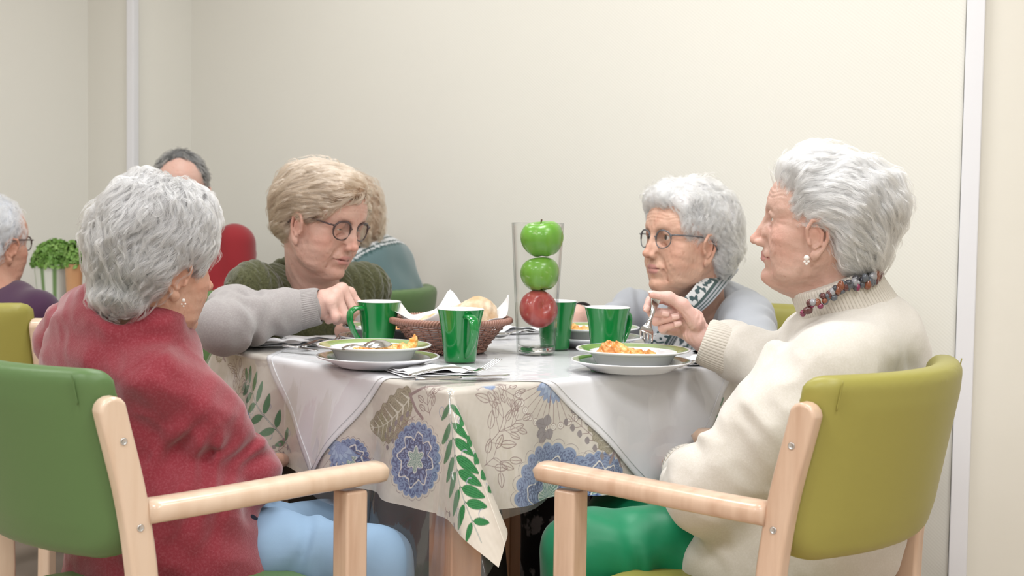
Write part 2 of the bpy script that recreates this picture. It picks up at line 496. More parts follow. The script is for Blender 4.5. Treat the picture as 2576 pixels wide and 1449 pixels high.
# ------------------------------------------------------------------ materials
def wall_mat(name, col, d, amp=.00007, gain=1.0):
    m = mat(name, col, rough=.62, spec=.3, noise=(1.3, tuple(c * .985 for c in col), .35, .7))
    nt = m.node_tree; b = nt.nodes['Principled BSDF']
    tc = nt.nodes.new('ShaderNodeTexCoord')
    def lin(vec, freq):
        dp = nt.nodes.new('ShaderNodeVectorMath'); dp.operation = 'DOT_PRODUCT'
        nt.links.new(tc.outputs['Object'], dp.inputs[0]); dp.inputs[1].default_value = vec
        mu = nt.nodes.new('ShaderNodeMath'); mu.operation = 'MULTIPLY'; mu.inputs[1].default_value = freq
        nt.links.new(dp.outputs['Value'], mu.inputs[0])
        si = nt.nodes.new('ShaderNodeMath'); si.operation = 'SINE'; nt.links.new(mu.outputs[0], si.inputs[0])
        return si
    k = 2 * PI / .0085
    a = lin((d[0] * .75, d[1] * .75, 1.0), k); c = lin((-d[0] * 1.0, -d[1] * 1.0, .55), k * 1.05)
    ml = nt.nodes.new('ShaderNodeMath'); ml.operation = 'MULTIPLY_ADD'; ml.inputs[1].default_value = .6
    nt.links.new(c.outputs[0], ml.inputs[0]); nt.links.new(a.outputs[0], ml.inputs[2])
    bp = nt.nodes.new('ShaderNodeBump'); bp.inputs['Strength'].default_value = .8; bp.inputs['Distance'].default_value = amp
    nt.links.new(ml.outputs[0], bp.inputs['Height'])
    nt.links.new(bp.outputs['Normal'], b.inputs['Normal'])
    return m

WD = (.766, -.643)
C_WALL = (.795, .777, .712)
M_WALL = wall_mat('wall_paper_relief', C_WALL, WD)
M_WALL2 = mat('wall_paint', C_WALL, rough=.6, spec=.3, bump=[(30, .12, .003), (300, .15, .0005)])
M_WALLR = mat('wall_paint_rough', (.80, .77, .69), rough=.5, spec=.3, bump=[(9, .3, .004), (60, .2, .0015)])
M_TRIM = mat('white_trim', (.80, .80, .83), rough=.3)
M_FLOOR = mat('floor_tile', (.56, .46, .38), rough=.35, noise=(6, (.48, .39, .32), .4, .6), bump=[(120, .1, .0005)])
M_SKIRT = mat('skirting_tile', (.62, .53, .45), rough=.35, noise=(9, (.54, .45, .38), .4, .6))
M_CEIL = mat('ceiling_paint', (.86, .85, .82), rough=.8)
WOOD_B = [(60, .25, .0006, (1, 1, .08)), (350, .15, .0003)]
M_BEECH = mat('beech', (.66, .47, .345), rough=.30, spec=.5, coat=.25, noise=(55, (.55, .36, .25), .42, .72, (1, 1, .10)), bump=WOOD_B)
M_BEECH2 = mat('pale_beech', (.70, .54, .41), rough=.28, spec=.5, coat=.3, noise=(45, (.62, .45, .32), .42, .75, (1, 1, .10)), bump=WOOD_B)
M_LEGW = mat('table_leg_wood', (.58, .29, .145), rough=.35, coat=.2, noise=(40, (.46, .21, .10), .4, .75, (1, 1, .08)), bump=WOOD_B)
M_SCREW = mat('screw_steel', (.6, .6, .6), rough=.3, metal=1.0)
M_GREENV = mat('green_vinyl', (.098, .175, .062), rough=.42, spec=.4, bump=[(700, .12, .0004), (9, .15, .004)])
M_LIMEV = mat('lime_vinyl', (.325, .295, .070), rough=.40, spec=.4, bump=[(700, .12, .0004), (9, .15, .004)])
M_DARK = mat('dark', (.02, .02, .02), rough=.7)

def wall(name, p, q, z0=0.0, z1=2.6, m=None, t=.08, kind='structure', out=None):
    p = np.array(p, float); q = np.array(q, float); d = (q - p) / np.linalg.norm(q - p)
    n = np.array([-d[1], d[0]]) if out is None else np.array(out, float)
    c4 = [p, q, q + n * t, p + n * t]
    V = [[*c, z] for z in (z0, z1) for c in c4]
    o = mesh_obj(name, np.array(V), [[3, 2, 1, 0], [4, 5, 6, 7], [0, 1, 5, 4], [1, 2, 6, 5], [2, 3, 7, 6], [3, 0, 4, 7]], m, None, False)
    o['kind'] = kind
    return o

A0 = np.array((.04, 4.18)); dl = np.array((-.766, .643)); dp_ = np.array((-.643, -.766))
R1 = np.array((1.063, 3.32)); L1 = np.array((-1.207, 5.227)); L2 = np.array((-1.376, 5.026)); L3 = np.array((-1.587, 5.203)); L4 = L3 + dp_ * 4.2
away = -dp_; awl = dl
wall('wall_main', R1, L1 + dl * .02, m=M_WALL, out=away)
wall('wall_pillar', L1, L2, m=M_WALL2, out=dl, t=.2)
wall('wall_niche', L2 + dp_ * 0.0, L3, m=M_WALL2, out=away, t=.08)
wall('wall_left', L3, L4, m=M_WALL2, out=dl)
R2 = R1 + np.array((1.5, -.28))
wall('wall_right', R1 + np.array((.035, -.02)), R2, m=M_WALLR, out=(.18, .983))
wall('wall_side', R2, (R2[0] + .2, -2.2), m=M_WALL2, out=(1, 0))
wall('wall_rear', (-4.6, -2.2), (R2[0] + .3, -2.2), m=M_WALL2, out=(0, -1))
wall('wall_window', L4, (-4.6, -2.2), m=M_WALL2, out=(-1, 0))
o = MB().box((-.7, 1.6, -.03), (9.5, 9.0, .06)).build('floor', M_FLOOR); o['kind'] = 'structure'
o = MB().box((-.7, 1.6, 2.63), (9.5, 9.0, .06)).build('ceiling', M_CEIL); o['kind'] = 'structure'
# corner strips
def strip(name, c, w, d, R, m=M_TRIM):
    o = MB().box((c[0], c[1], 1.3), (w, d, 2.59), R).build(name, m, bevel=.003); o['kind'] = 'structure'
ang = math.degrees(math.atan2(-.643, .766))
strip('trim_1', R1 + np.array((.0165, -.022)), .042, .02, rotm(z=ang + 22))
strip('trim_2', L2 + np.array((.006, -.008)), .032, .03, rotm(z=ang + 12))
# skirting along the walls
def skirt(name, p, q, out):
    n = -np.array(out, float) * .014
    p = np.array(p, float); q = np.array(q, float); c4 = [p, q, q + n, p + n]
    V = [[*c, z] for z in (0.0, .095) for c in c4]
    o = mesh_obj(name, np.array(V), [[3, 2, 1, 0], [4, 5, 6, 7], [0, 1, 5, 4], [1, 2, 6, 5], [2, 3, 7, 6], [3, 0, 4, 7]], M_SKIRT, None, False); o['kind'] = 'structure'
skirt('baseboard_main', R1, L1, away)
skirt('baseboard_left', L3, L4, dl)
skirt('baseboard_right', R1 + np.array((.035, -.02)), R2, (.18, .983))

# ceiling panels, unseen; those behind the camera are added as frontal fill
M_LAMP = mat('lamp_diffuser', (.9, .9, .9), rough=.6, emis=((1.0, .985, .97), 1.2))
def lamp(x, y, e, sx=.6, sy=.6):
    t = thing('ceiling_or_fill_light', 'square white recessed ceiling light panel, out of view, those behind the camera added as fill', 'ceiling light', (x, y, 2.58), 0, 'ceiling light panels')
    MB().box((x, y, 2.588), (sx + .04, sy + .04, .02)).build('frame', M_TRIM, t, bevel=.003)
    MB().box((x, y, 2.575), (sx, sy, .01)).build('diffuser', M_LAMP, t)
    L = bpy.data.lights.new('panel_light', 'AREA'); L.shape = 'RECTANGLE'; L.size = sx; L.size_y = sy; L.energy = e; L.color = (.975, .99, 1.0)
    lo = bpy.data.objects.new('panel_light', L); COL.objects.link(lo); lo.location = (x, y, 2.56)
for x, y, e in ((-1.0, .6, 22), (.8, .6, 22), (-2.0, 2.5, 12), (-.15, 2.75, 18), (.75, 1.9, 13), (-.9, 3.8, 7), (-.6, -1.2, 17), (1.0, -1.2, 17), (-2.5, -.8, 16), (-2.6, .8, 14)):
    lamp(x, y, e)

# ------------------------------------------------------------------ chairs
def rr2(x, z, cx, cz, hx, hz, r):
    qx = np.abs(x - cx) - hx + r; qz = np.abs(z - cz) - hz + r
    return np.sqrt(np.maximum(qx, 0) ** 2 + np.maximum(qz, 0) ** 2) + np.minimum(np.maximum(qx, qz), 0) - r

def panel_sdf(P, hx=.232, z0=.545, z1=.824, th=.024, curve=.075):
    x, y, z = P.T
    lean = -.205 - .20 * np.clip(z - .50, 0, 1)
    yc = lean - curve * (1 - np.clip(x / hx, -1, 1) ** 2)
    zc = (z0 + z1) / 2; hz = (z1 - z0) / 2
    rlow = .055; r = np.where(z < zc, rlow, .022)
    d2 = rr2(x, z, 0, zc, hx, hz, r)
    d3 = np.abs(y - yc) * .93 - th - .005 * np.clip(-d2 / .05, 0, 1)
    k = .020
    qx = d2 + k; qy = d3 + k
    return np.sqrt(np.maximum(qx, 0) ** 2 + np.maximum(qy, 0) ** 2) + np.minimum(np.maximum(qx, qy), 0) - k

def make_chair(loc, yaw, m_up, label, wood=M_BEECH2, legm=M_BEECH, group=None, hi=True, scale=1.0):
    """yaw: direction the sitter faces, degrees in plan; local +y is forward"""
    t = thing('armchair', label, 'chair', (loc[0], loc[1], 0), math.radians(yaw - 90), group)
    Mw = Matrix.Translation((loc[0], loc[1], 0)) @ Matrix.Rotation(math.radians(yaw - 90), 4, 'Z') @ Matrix.Scale(scale, 4)
    R = np.array(Mw.to_3x3()); T = np.array(Mw.translation)
    tw = lambda V: np.asarray(V, float) @ R.T + T
    V, F = surf(panel_sdf, (-.29, -.44, .52), (.29, -.15, .86), .0065 if hi else .011)
    back = mesh_obj('backrest', tw(V), F, m_up, t)
    # seam line near each end of the cushion
    for s in (-1, 1):
        zz = np.linspace(.775, .819, 10); x = s * .217
        yb = -.205 - .20 * np.clip(zz - .5, 0, 1) - .075 * (1 - (.217 / .232) ** 2) - .0292 / .93
        if hi: MB().tube(tw(np.c_[np.full(10, x), yb + .0005, zz]), .0011, 6).build('seam', m_up, back, True)
    sq = lambda P: (lambda q: vlen(np.maximum(q, 0)) + np.minimum(q.max(1), 0) - .022)(np.abs(P - np.array((0, -.02, .410), np.float32)) - np.array((.172, .185, .030), np.float32) + .022)
    V, F = surf(sq, (-.25, -.26, .37), (.25, .28, .47), .009)
    mesh_obj('seat', tw(V), F, m_up, t)
    MB().box(tw([(0, .0, .375)])[0], (.44 * scale, .40 * scale, .05 * scale), R / scale).build('seat_frame', legm, t, bevel=.003)
    for s in (-1, 1):
        # bent rear post, flat board seen from the side
        cy = spline([(-.235, 0), (-.225, .25), (-.215, .46), (-.232, .62), (-.268, .770)], 22)
        tg = np.gradient(cy, axis=0); tg /= np.linalg.norm(tg, axis=1)[:, None]; nn = np.c_[-tg[:, 1], tg[:, 0]]
        w = np.full(22, .0205); 
        end = cy[-1] + np.array([[math.cos(a) * .0235 for a in (0,)]]).sum() * 0
        A = cy + nn * w[:, None]; B = cy - nn * w[:, None]
        tip = [cy[-1] + nn[-1] * .0205 * math.cos(a) + tg[-1] * .018 * math.sin(a) for a in np.linspace(.25, PI - .25, 7)]
        poly = np.vstack([A, tip, B[::-1]])
        mb = MB(); x0, x1 = (s * .231, s * .261) if s > 0 else (s * .261, s * .231)
        k = len(poly)
        Vp = np.vstack([np.c_[np.full(k, x0), poly], np.c_[np.full(k, x1), poly]])
        mb.add(tw(Vp), [list(range(k)), list(range(k, 2 * k))[::-1]] + [[i, k + i, k + (i + 1) % k, (i + 1) % k] for i in range(k)])
        post = mb.build('rear_leg', wood, t, bevel=.0065 * scale, seg=3)
        if hi:
            for zz, yy in ((.725, -.254), (.60, -.2285)):
                c = tw([(s * .2615, yy, zz)])[0]; ax = R[:, 0] / scale * s
                sc = MB(); b1 = np.cross(ax, (0, 0, 1)); b2 = np.cross(ax, b1); a = np.arange(20) / 20 * 2 * PI
                rg = lambda r, h: c + ax * h + r * (np.cos(a)[:, None] * b1 + np.sin(a)[:, None] * b2)
                sc.rings([rg(.0052, -.002), rg(.0052, .0006), rg(.0042, .0012), rg(.0038, .0006), rg(.001, .0006)]).build('screw', M_SCREW, post, True)
        # arm
        n = 26; yy = np.linspace(-.214, .222, n); e = np.ones(n)
        for i in range(n):
            dd = .222 - yy[i]
            if dd < .026: e[i] = math.sqrt(max(1 - ((.026 - dd) / .026) ** 2, .02))
        mb = MB(); rs = []
        a = np.arange(20) / 20 * 2 * PI
        for i in range(n):
            ca, sa = np.cos(a), np.sin(a)
            sx = np.sign(ca) * np.abs(ca) ** .75 * .0265 * e[i] ** .6; sz = np.sign(sa) * np.abs(sa) ** .75 * .0175 * e[i]
            rs.append(tw(np.c_[s * .243 + sx + 0 * a, np.full(20, yy[i]), .6225 + sz + .004 * math.sin(yy[i] * 7)]))
        mb.rings(rs).build('armrest', wood, t, True)
        mb = MB().box(tw([(s * .243, .148, .302)])[0], (.040 * scale, .042 * scale, .604 * scale), R / scale)
        mb.build('front_leg', legm, t, bevel=.005)
        mb = MB().box(tw([(s * .243, -.04, .375)])[0], (.020 * scale, .36 * scale, .05 * scale), R / scale)
        mb.build('side_rail', legm, t, bevel=.003)
    MB().box(tw([(0, -.222, .38)])[0], (.46 * scale, .02 * scale, .045 * scale), R / scale).build('rear_rail', legm, t, bevel=.003)
    return t
# ------------------------------------------------------------------ the laid table
TS = .84; TO = np.array((-.0986, 2.337)); E1 = np.array((.7716, .6361)); E2 = np.array((-.6361, .7716)); TZ = .748
E1 /= np.linalg.norm(E1); E2 = np.array((-E1[1], E1[0]))
def Tuv(u, v): return TO + np.multiply.outer(u, E1) + np.multiply.outer(v, E2)

def drape(u, v, off=0.0, flap=.62, wave=.15, seed=0, flare=.10):
    """flat cloth coordinates -> room coordinates, lying on the table top and hanging over its edges"""
    u = np.asarray(u, float); v = np.asarray(v, float); S = TS
    cu = np.clip(u, 0, S); cv = np.clip(v, 0, S)
    ou = u - cu; ov = v - cv; r = np.hypot(ou, ov)
    R = .010 + off; q = np.minimum(r / R, PI / 2); rest = np.maximum(r - R * PI / 2, 0)
    one = (ou == 0) | (ov == 0)
    rr = np.maximum(r, 1e-9); nu = ou / rr; nv = ov / rr
    along = np.where(ou != 0, cv, cu)
    fadeend = np.clip(along / .12, 0, 1) * np.clip((S - along) / .12, 0, 1)
    wv = wave * rest * (np.sin(along * 23 + seed) * .55 + np.sin(along * 41 + 1.7 + seed) * .3 + .2) * fadeend
    out = R * np.sin(q) + flare * rest + np.where(one, wv, 0)
    down = R * (1 - np.cos(q)) + rest * .985
    U = cu + nu * out; V = cv + nv * out
    # front corner: the surplus folds into a flap
    fc = (ou < 0) & (ov < 0)
    phi = np.arctan2(-ov, -ou); pr = math.radians(52)
    a = np.where(phi < pr, phi * flap, (PI / 2 - phi) / (PI / 2 - pr) * pr * flap)
    o2 = R * np.sin(q)
    mixn = phi / (PI / 2)
    bu = -(o2 + flare * rest) * np.cos(phi) ; bv = -(o2 + flare * rest) * np.sin(phi)
    hang = rest
    bulge = np.sin(np.clip(phi / pr, 0, 1) * PI * 1.0) * .006 * rest / .2
    bulge2 = np.sin(np.clip((phi - pr) / (PI / 2 - pr), 0, 1) * PI) * .05 * rest / .2
    fu = cu + bu * 1.0 - np.where(phi < pr, bulge, 0) + np.where(phi >= pr, bulge2, 0) + .005 * rest / .2 * np.sin(phi * 9)
    fv = cv + bv - hang * np.sin(a)
    fd = R * (1 - np.cos(q)) + hang * np.cos(a)
    U = np.where(fc, fu, U); V = np.where(fc, fv, V); down = np.where(fc, fd, down)
    # other corners: simple cone with a pleat
    oc = (~one) & (~fc)
    ex = rest * .32 * np.sin(2 * np.arctan2(np.abs(ov), np.abs(ou))) ** 2
    U = np.where(oc, U + nu * ex, U); V = np.where(oc, V + nv * ex, V)
    P = TO + U[..., None] * E1 + V[..., None] * E2
    return np.concatenate([P, (TZ + off - down)[..., None]], -1)

def grid_obj(name, us, vs, fn, m, parent=None, cols=None, mask=None):
    U, V = np.meshgrid(us, vs, indexing='ij')
    P = fn(U.ravel(), V.ravel())
    a, b = len(us), len(vs)
    i, j = np.meshgrid(np.arange(a - 1), np.arange(b - 1), indexing='ij')
    q = (i * b + j).ravel(); F = np.stack([q, q + b, q + b + 1, q + 1], 1)
    return P, F, U.ravel(), V.ravel()

def join_grids(parts):
    Vs, Fs, Us, Vv = [], [], [], []; n = 0
    for P, F, U, V in parts:
        Vs.append(P); Fs.append(F + n); Us.append(U); Vv.append(V); n += len(P)
    return np.concatenate(Vs), np.concatenate(Fs), np.concatenate(Us), np.concatenate(Vv)

# --- printed pattern, in cloth coordinates
class Paint:
    def __init__(s, U, V):
        s.P = np.c_[U, V]; n = len(U)
        q = np.c_[U, V, 0 * U].astype(np.float32)
        t = (wob(q, 6, 2) * .5 + .5)[:, None]
        s.C = np.array((.70, .645, .565)) * (1 - .14 * np.clip(t, 0, 1)) + .02 * wob(q, 40, 3)[:, None]
    def near(s, c, r):
        return np.where((np.abs(s.P[:, 0] - c[0]) < r) & (np.abs(s.P[:, 1] - c[1]) < r))[0]
    def put(s, idx, t, col):
        t = np.clip(t, 0, 1)[:, None]; s.C[idx] = s.C[idx] * (1 - t) + np.array(col) * t
    def line(s, pts, w, col, w2=None, aa=.0007):
        pts = np.asarray(pts, float); c = pts.mean(0); r = np.abs(pts - c).max() + .01
        I = s.near(c, r); 
        if not len(I): return
        X = s.P[I]; best = np.full(len(I), 9.); k = len(pts) - 1; w2 = w if w2 is None else w2
        for i in range(k):
            a, b = pts[i], pts[i + 1]; ba = b - a
            h = np.clip(((X - a) @ ba) / (ba @ ba + 1e-12), 0, 1)
            d = np.hypot(*((X - a - h[:, None] * ba).T)) - (w + (w2 - w) * (i + h) / k)
            best = np.minimum(best, d)
        s.put(I, .5 - best / aa, col)
    def leaf(s, a, b, w, col, edge=None, vein=None, hatch=None):
        a = np.array(a, float); b = np.array(b, float); c = (a + b) / 2; L = np.linalg.norm(b - a); t = (b - a) / L; n = np.array((-t[1], t[0]))
        I = s.near(c, L * .75)
        if not len(I): return
        X = s.P[I] - a; p = X @ t / L; q = X @ n
        pp = np.clip(p, 0, 1); half = w * np.sin(pp ** .8 * PI) ** .7 + np.where((p < 0) | (p > 1), -9, 0)
        d = np.abs(q) - half
        if edge is not None: s.put(I, (.5 - (np.abs(d) - .0008) / .0009) * ((half > 0) | (np.abs(q) < .002)) * .8, edge)
        if col is not None: s.put(I, .5 - (d + .0004) / .0008, col)
        if hatch is not None: s.put(I, (.5 - (d + .0012) / .0008) * (np.sin(q / w * 16 + p * 3) > .55) * .6, hatch)
        if vein is not None: s.put(I, (.5 - (np.abs(q) - .0006) / .0006) * (half > .0005), vein)
    def disk(s, c, r, col, ring=None, w=.0007):
        I = s.near(c, r + .01)
        if not len(I): return
        d = np.hypot(*(s.P[I] - np.array(c)).T) - r
        if col is not None: s.put(I, .5 - d / .0008, col)
        if ring is not None: s.put(I, .5 - (np.abs(d) - w) / .0007, ring)
    def curl(s, c, r, a0, sg, col, w=.0009):
        a = np.linspace(0, 4.6, 16); rr = r * (1 - a / 5.4)
        s.line(np.c_[c[0] + rr * np.cos(a0 + sg * a), c[1] + rr * np.sin(a0 + sg * a)], w, col, w * .8)
    def medallion(s, c, R, a0, spread, seed=0, sq=1.0):
        """scalloped blue flower with white wavy bands"""
        I = s.near(c, R * 1.25)
        if not len(I): return
        X = s.P[I] - np.array(c); X = X * (1, sq); r = np.hypot(*X.T); th = np.arctan2(X[:, 1], X[:, 0])
        da = np.abs((th - a0 + PI) % (2 * PI) - PI)
        inside = da < spread
        sc = np.abs(np.sin(th * 11 + seed)) ** .6
        Ro = R * (.90 + .10 * sc)
        q = np.c_[s.P[I], 0 * r].astype(np.float32)
        sw = np.sin(wob(q, 55, seed) * 5.5)
        cols = ((.20, .28, .46), (.05, .08, .19), (.13, .19, .36), (.05, .08, .18))
        s.put(I, (.5 - (np.abs(r - Ro * 1.07) - .0005) / .0007) * inside, (.25, .20, .20))
        s.put(I, (.5 - (r - Ro) / .0008) * inside, cols[0])
        s.put(I, (.5 - (r - Ro * .95) / .0008) * inside * (sw > .25) * .8, (.07, .11, .25))
        f2 = R * (.66 + .09 * np.sin(th * 8 + 1 + seed) + .03 * np.sin(th * 17))
        s.put(I, (.5 - (r - f2) / .0008) * inside, (.74, .71, .67))
        s.put(I, (.5 - (r - f2 + .0030) / .0008) * inside, cols[1])
        s.put(I, (.5 - (r - f2 + .0045) / .0008) * inside * (sw > .35) * .75, (.22, .29, .48))
        f3 = R * (.30 + .07 * np.sin(th * 6 + seed))
        s.put(I, (.5 - (r - f3) / .0008) * inside, (.72, .72, .68))
        s.put(I, (.5 - (r - f3 + .0028) / .0008) * inside, (.20, .33, .28))
        s.put(I, (.5 - (r - f3 + .004) / .0008) * inside * (np.sin(th * 26) > .3) * .6, (.62, .68, .62))
    def fern(s, pts, n, L, w, side0=1, grow=1.0, curls=True):
        P = spline(pts, 60); T = np.gradient(P, axis=0); T /= np.linalg.norm(T, axis=1)[:, None]; N = np.c_[-T[:, 1], T[:, 0]]
        G = (.045, .215, .075); Gd = (.02, .12, .04)
        for k in range(n):
            i = int(4 + (k + .3) / n * 52); f = math.sin((k + .8) / (n + .6) * PI) ** .4
            for sd in (1, -1):
                if (k + (sd > 0)) % 2 == 0 and curls:
                    s.curl(P[i] + N[i] * sd * L * .42 + T[i] * L * .1, L * .20, math.atan2(*(N[i] * sd)[::-1]) + 1, sd, (.33, .35, .42))
                a = P[i]; d = T[i] * grow * .80 + N[i] * sd * .62
                m_ = a + d * L * f * .50; b = a + (T[i] * grow * .55 + N[i] * sd * .92) * L * f
                s.line([a, m_ * .6 + a * .4], .0009, Gd)
                s.leaf(a + (m_ - a) * .25, b, w * f, G, Gd, None, Gd)
        s.line(P, .0016, (.10, .13, .12), .0010); s.line(P, .0006, (.7, .72, .68), .0004)
    def bigleaf(s, base, tip, w, bend=0.0):
        a = np.array(base, float); b = np.array(tip, float); L = np.linalg.norm(b - a); t = (b - a) / L; n = np.array((-t[1], t[0])); c = (a + b) / 2
        I = s.near(c, L * .9)
        if not len(I): return
        X = s.P[I] - a; p = X @ t / L; q = X @ n - bend * L * (p * (1 - p)) * 4
        pp = np.clip(p, 0, 1); half = w * (np.sin(pp ** .75 * PI) ** .55) * (1 + .07 * np.sin(p * 34)) - np.where((p < 0) | (p > 1), 9, 0)
        d = np.abs(q) - half; q3 = np.c_[s.P[I], 0 * p].astype(np.float32)
        s.put(I, .5 - d / .0009, (.215, .175, .10)); s.put(I, .5 - (d + .0014) / .0009, (.35, .31, .21))
        s.put(I, (.5 - (d + .002) / .0009) * (np.abs(np.sin(wob(q3, 60, 3) * 7)) < .30) * .7, (.17, .14, .08))
        vein = np.minimum(np.abs(q) - .0014 * (1 - pp * .6), np.abs(((p * 8 - np.abs(q) / w * 1.5) % 1) - .5) * L / 8 * .9 - .0002 - .0022 * np.clip(1 - np.abs(q) / (half * .8 + 1e-6), 0, 1) + np.where(np.abs(q) > half * .78, 9, 0))
        s.put(I, (.5 - vein / .0007) * (d < -.002), (.66, .62, .52))
        s.line([a, a - t * L * .35 + n * .004], .0030, (.30, .21, .20), .0022)
    def sprig(s, pts, n, L, w, col=(.24, .20, .205), heart=True, line=False):
        P = spline(pts, 40); T = np.gradient(P, axis=0); T /= np.linalg.norm(T, axis=1)[:, None]; N = np.c_[-T[:, 1], T[:, 0]]
        s.line(P, .0006, (.22, .13, .12), .0005)
        for k in range(n):
            i = int(3 + k / n * 36)
            for sd in (1, -1):
                a = P[i]; b = a + (T[i] * .7 + N[i] * sd * .8) * L
                s.line([a, b], .0005, (.22, .13, .12))
                e = b + (T[i] * .6 + N[i] * sd * .5) * L * (1.9 if line else .9)
                s.leaf(b, e, w, None if line else col, (.20, .11, .10) if line else (.17, .14, .15), (.28, .18, .16) if line else None)
    def umbel(s, c, R, a0, spread, n):
        for a in np.linspace(a0 - spread, a0 + spread, n):
            e = np.array((c[0] + R * math.cos(a), c[1] + R * math.sin(a)))
            s.line([c, e], .0005, (.25, .15, .14)); s.disk(e, R * .075, (.76, .72, .65), (.22, .13, .12), .0005); s.disk(e, R * .03, None, (.3, .2, .2), .0004)
        for k, (rr, cc) in enumerate(((.50, (.24, .33, .52)), (.38, (.36, .46, .63)), (.22, (.27, .36, .56)))):
            for a in np.linspace(a0 - spread * .9, a0 + spread * .9, 9 - k * 2):
                e = (c[0] + R * rr * math.cos(a), c[1] + R * rr * math.sin(a)); s.leaf(c, e, R * .085, cc, (.18, .25, .42))

def px_left(px, py):
    """photo pixel on the left hanging face -> cloth (u, v)"""
    p = W(px, py, 1.0); o = np.array((0, 0, CAM_Z)); d = p - o
    n = np.array((*E1, 0)); t = (np.dot(n, np.array((*TO, 0)) - n * .012 - o)) / np.dot(n, d); q = o + d * t
    return (-(TZ - q[2]), float((q[:2] - TO) @ E2))
def px_right(px, py):
    p = W(px, py, 1.0); o = np.array((0, 0, CAM_Z)); d = p - o
    n = np.array((*E2, 0)); t = (np.dot(n, np.array((*TO, 0)) - n * .012 - o)) / np.dot(n, d); q = o + d * t
    return (float((q[:2] - TO) @ E1), -(TZ - q[2]))
L_, R_ = px_left, px_right

def paint_cloth(U, V):
    p = Paint(U, V)
    # left face
    p.bigleaf(L_(1035, 1000), L_(930, 1085), .040, .12)
    p.line([L_(1030, 1000), L_(1050, 1040), L_(1068, 1062)], .0030, (.30, .21, .20))
    p.sprig([L_(1050, 1055), L_(1015, 1085), L_(975, 1130)], 5, .012, .0055)
    p.sprig([L_(1085, 1055), L_(1075, 1010), L_(1090, 965)], 4, .013, .0045, line=True)
    p.medallion(L_(1062, 1165), .066, math.atan2(0, 1), 3.2, 1)
    p.medallion(L_(900, 1165), .040, 0, 3.2, 2)
    p.umbel(L_(885, 1130), .070, PI * .9, 1.6, 9)
    p.fern([L_(740, 1150), L_(690, 1060), L_(640, 985), L_(612, 960)], 7, .045, .0085)
    p.medallion(L_(640, 1100), .050, 0, 3.2, 5)
    p.sprig([L_(600, 1010), L_(603, 960), L_(585, 910)], 5, .014, .005, line=True)
    p.bigleaf(L_(560, 905), L_(540, 885), .02)
    p.sprig([L_(700, 1150), L_(715, 1140), L_(728, 1120)], 3, .010, .004)
    # right face
    p.umbel(R_(1395, 965), .085, -PI / 2, 1.35, 15)
    p.line([R_(1388, 990), R_(1380, 1060), R_(1375, 1100)], .0008, (.25, .15, .14))
    for a, b in (((1375, 1080), (1345, 1072)), ((1375, 1080), (1380, 1052)), ((1372, 1095), (1345, 1105)), ((1378, 1090), (1385, 1115)), ((1370, 1100), (1352, 1122))):
        p.leaf(R_(*a), R_(*b), .0100, (.27, .24, .25), (.17, .14, .15), (.2, .16, .17))
    p.medallion(R_(1375, 1262), .100, PI / 2, 1.75, 3)
    p.medallion(R_(1480, 1235), .07, PI / 2, 1.9, 6)
    p.sprig([R_(1512, 1160), R_(1470, 1100), R_(1428, 1052)], 6, .013, .0062)
    p.bigleaf(R_(1525, 1135), R_(1470, 1015), .042, -.10)
    p.bigleaf(R_(1545, 1125), R_(1640, 1168), .034, .15)
    p.line([R_(1545, 1110), R_(1525, 1140), R_(1505, 1168)], .0035, (.30, .21, .20))
    p.sprig([R_(1215, 1130), R_(1250, 1090), R_(1262, 1040), R_(1240, 985)], 4, .022, .0068, line=True)
    p.sprig([R_(1255, 1090), R_(1285, 1075), R_(1300, 1050)], 3, .015, .005, line=True)
    p.sprig([R_(1235, 975), R_(1270, 990), R_(1310, 1015)], 4, .012, .0040, line=True)
    p.umbel(R_(1240, 968), .030, -PI / 2, 1.2, 1)
    p.sprig([R_(1205, 1180), R_(1235, 1160), R_(1260, 1190)], 3, .018, .006, line=True)
    p.medallion(R_(1720, 1210), .08, PI / 2, 2.6, 7)
    p.fern([R_(1850, 1200), R_(1800, 1100), R_(1790, 1000)], 6, .045, .008)
    # corner flap
    def pol(r, f): f = math.radians(f); return (-r * math.cos(f), -r * math.sin(f))
    p.fern([pol(.005, 25), pol(.09, 28), pol(.17, 32), pol(.26, 40)], 8, .062, .0100)
    p.fern([pol(.03, 70), pol(.12, 66), pol(.2, 62)], 5, .04, .008)
    p.sprig([pol(.20, 8), pol(.235, 14), pol(.24, 24)], 3, .012, .0045)
    p.medallion(pol(.2, 75), .04, 0, 3.2, 2)
    return p.C

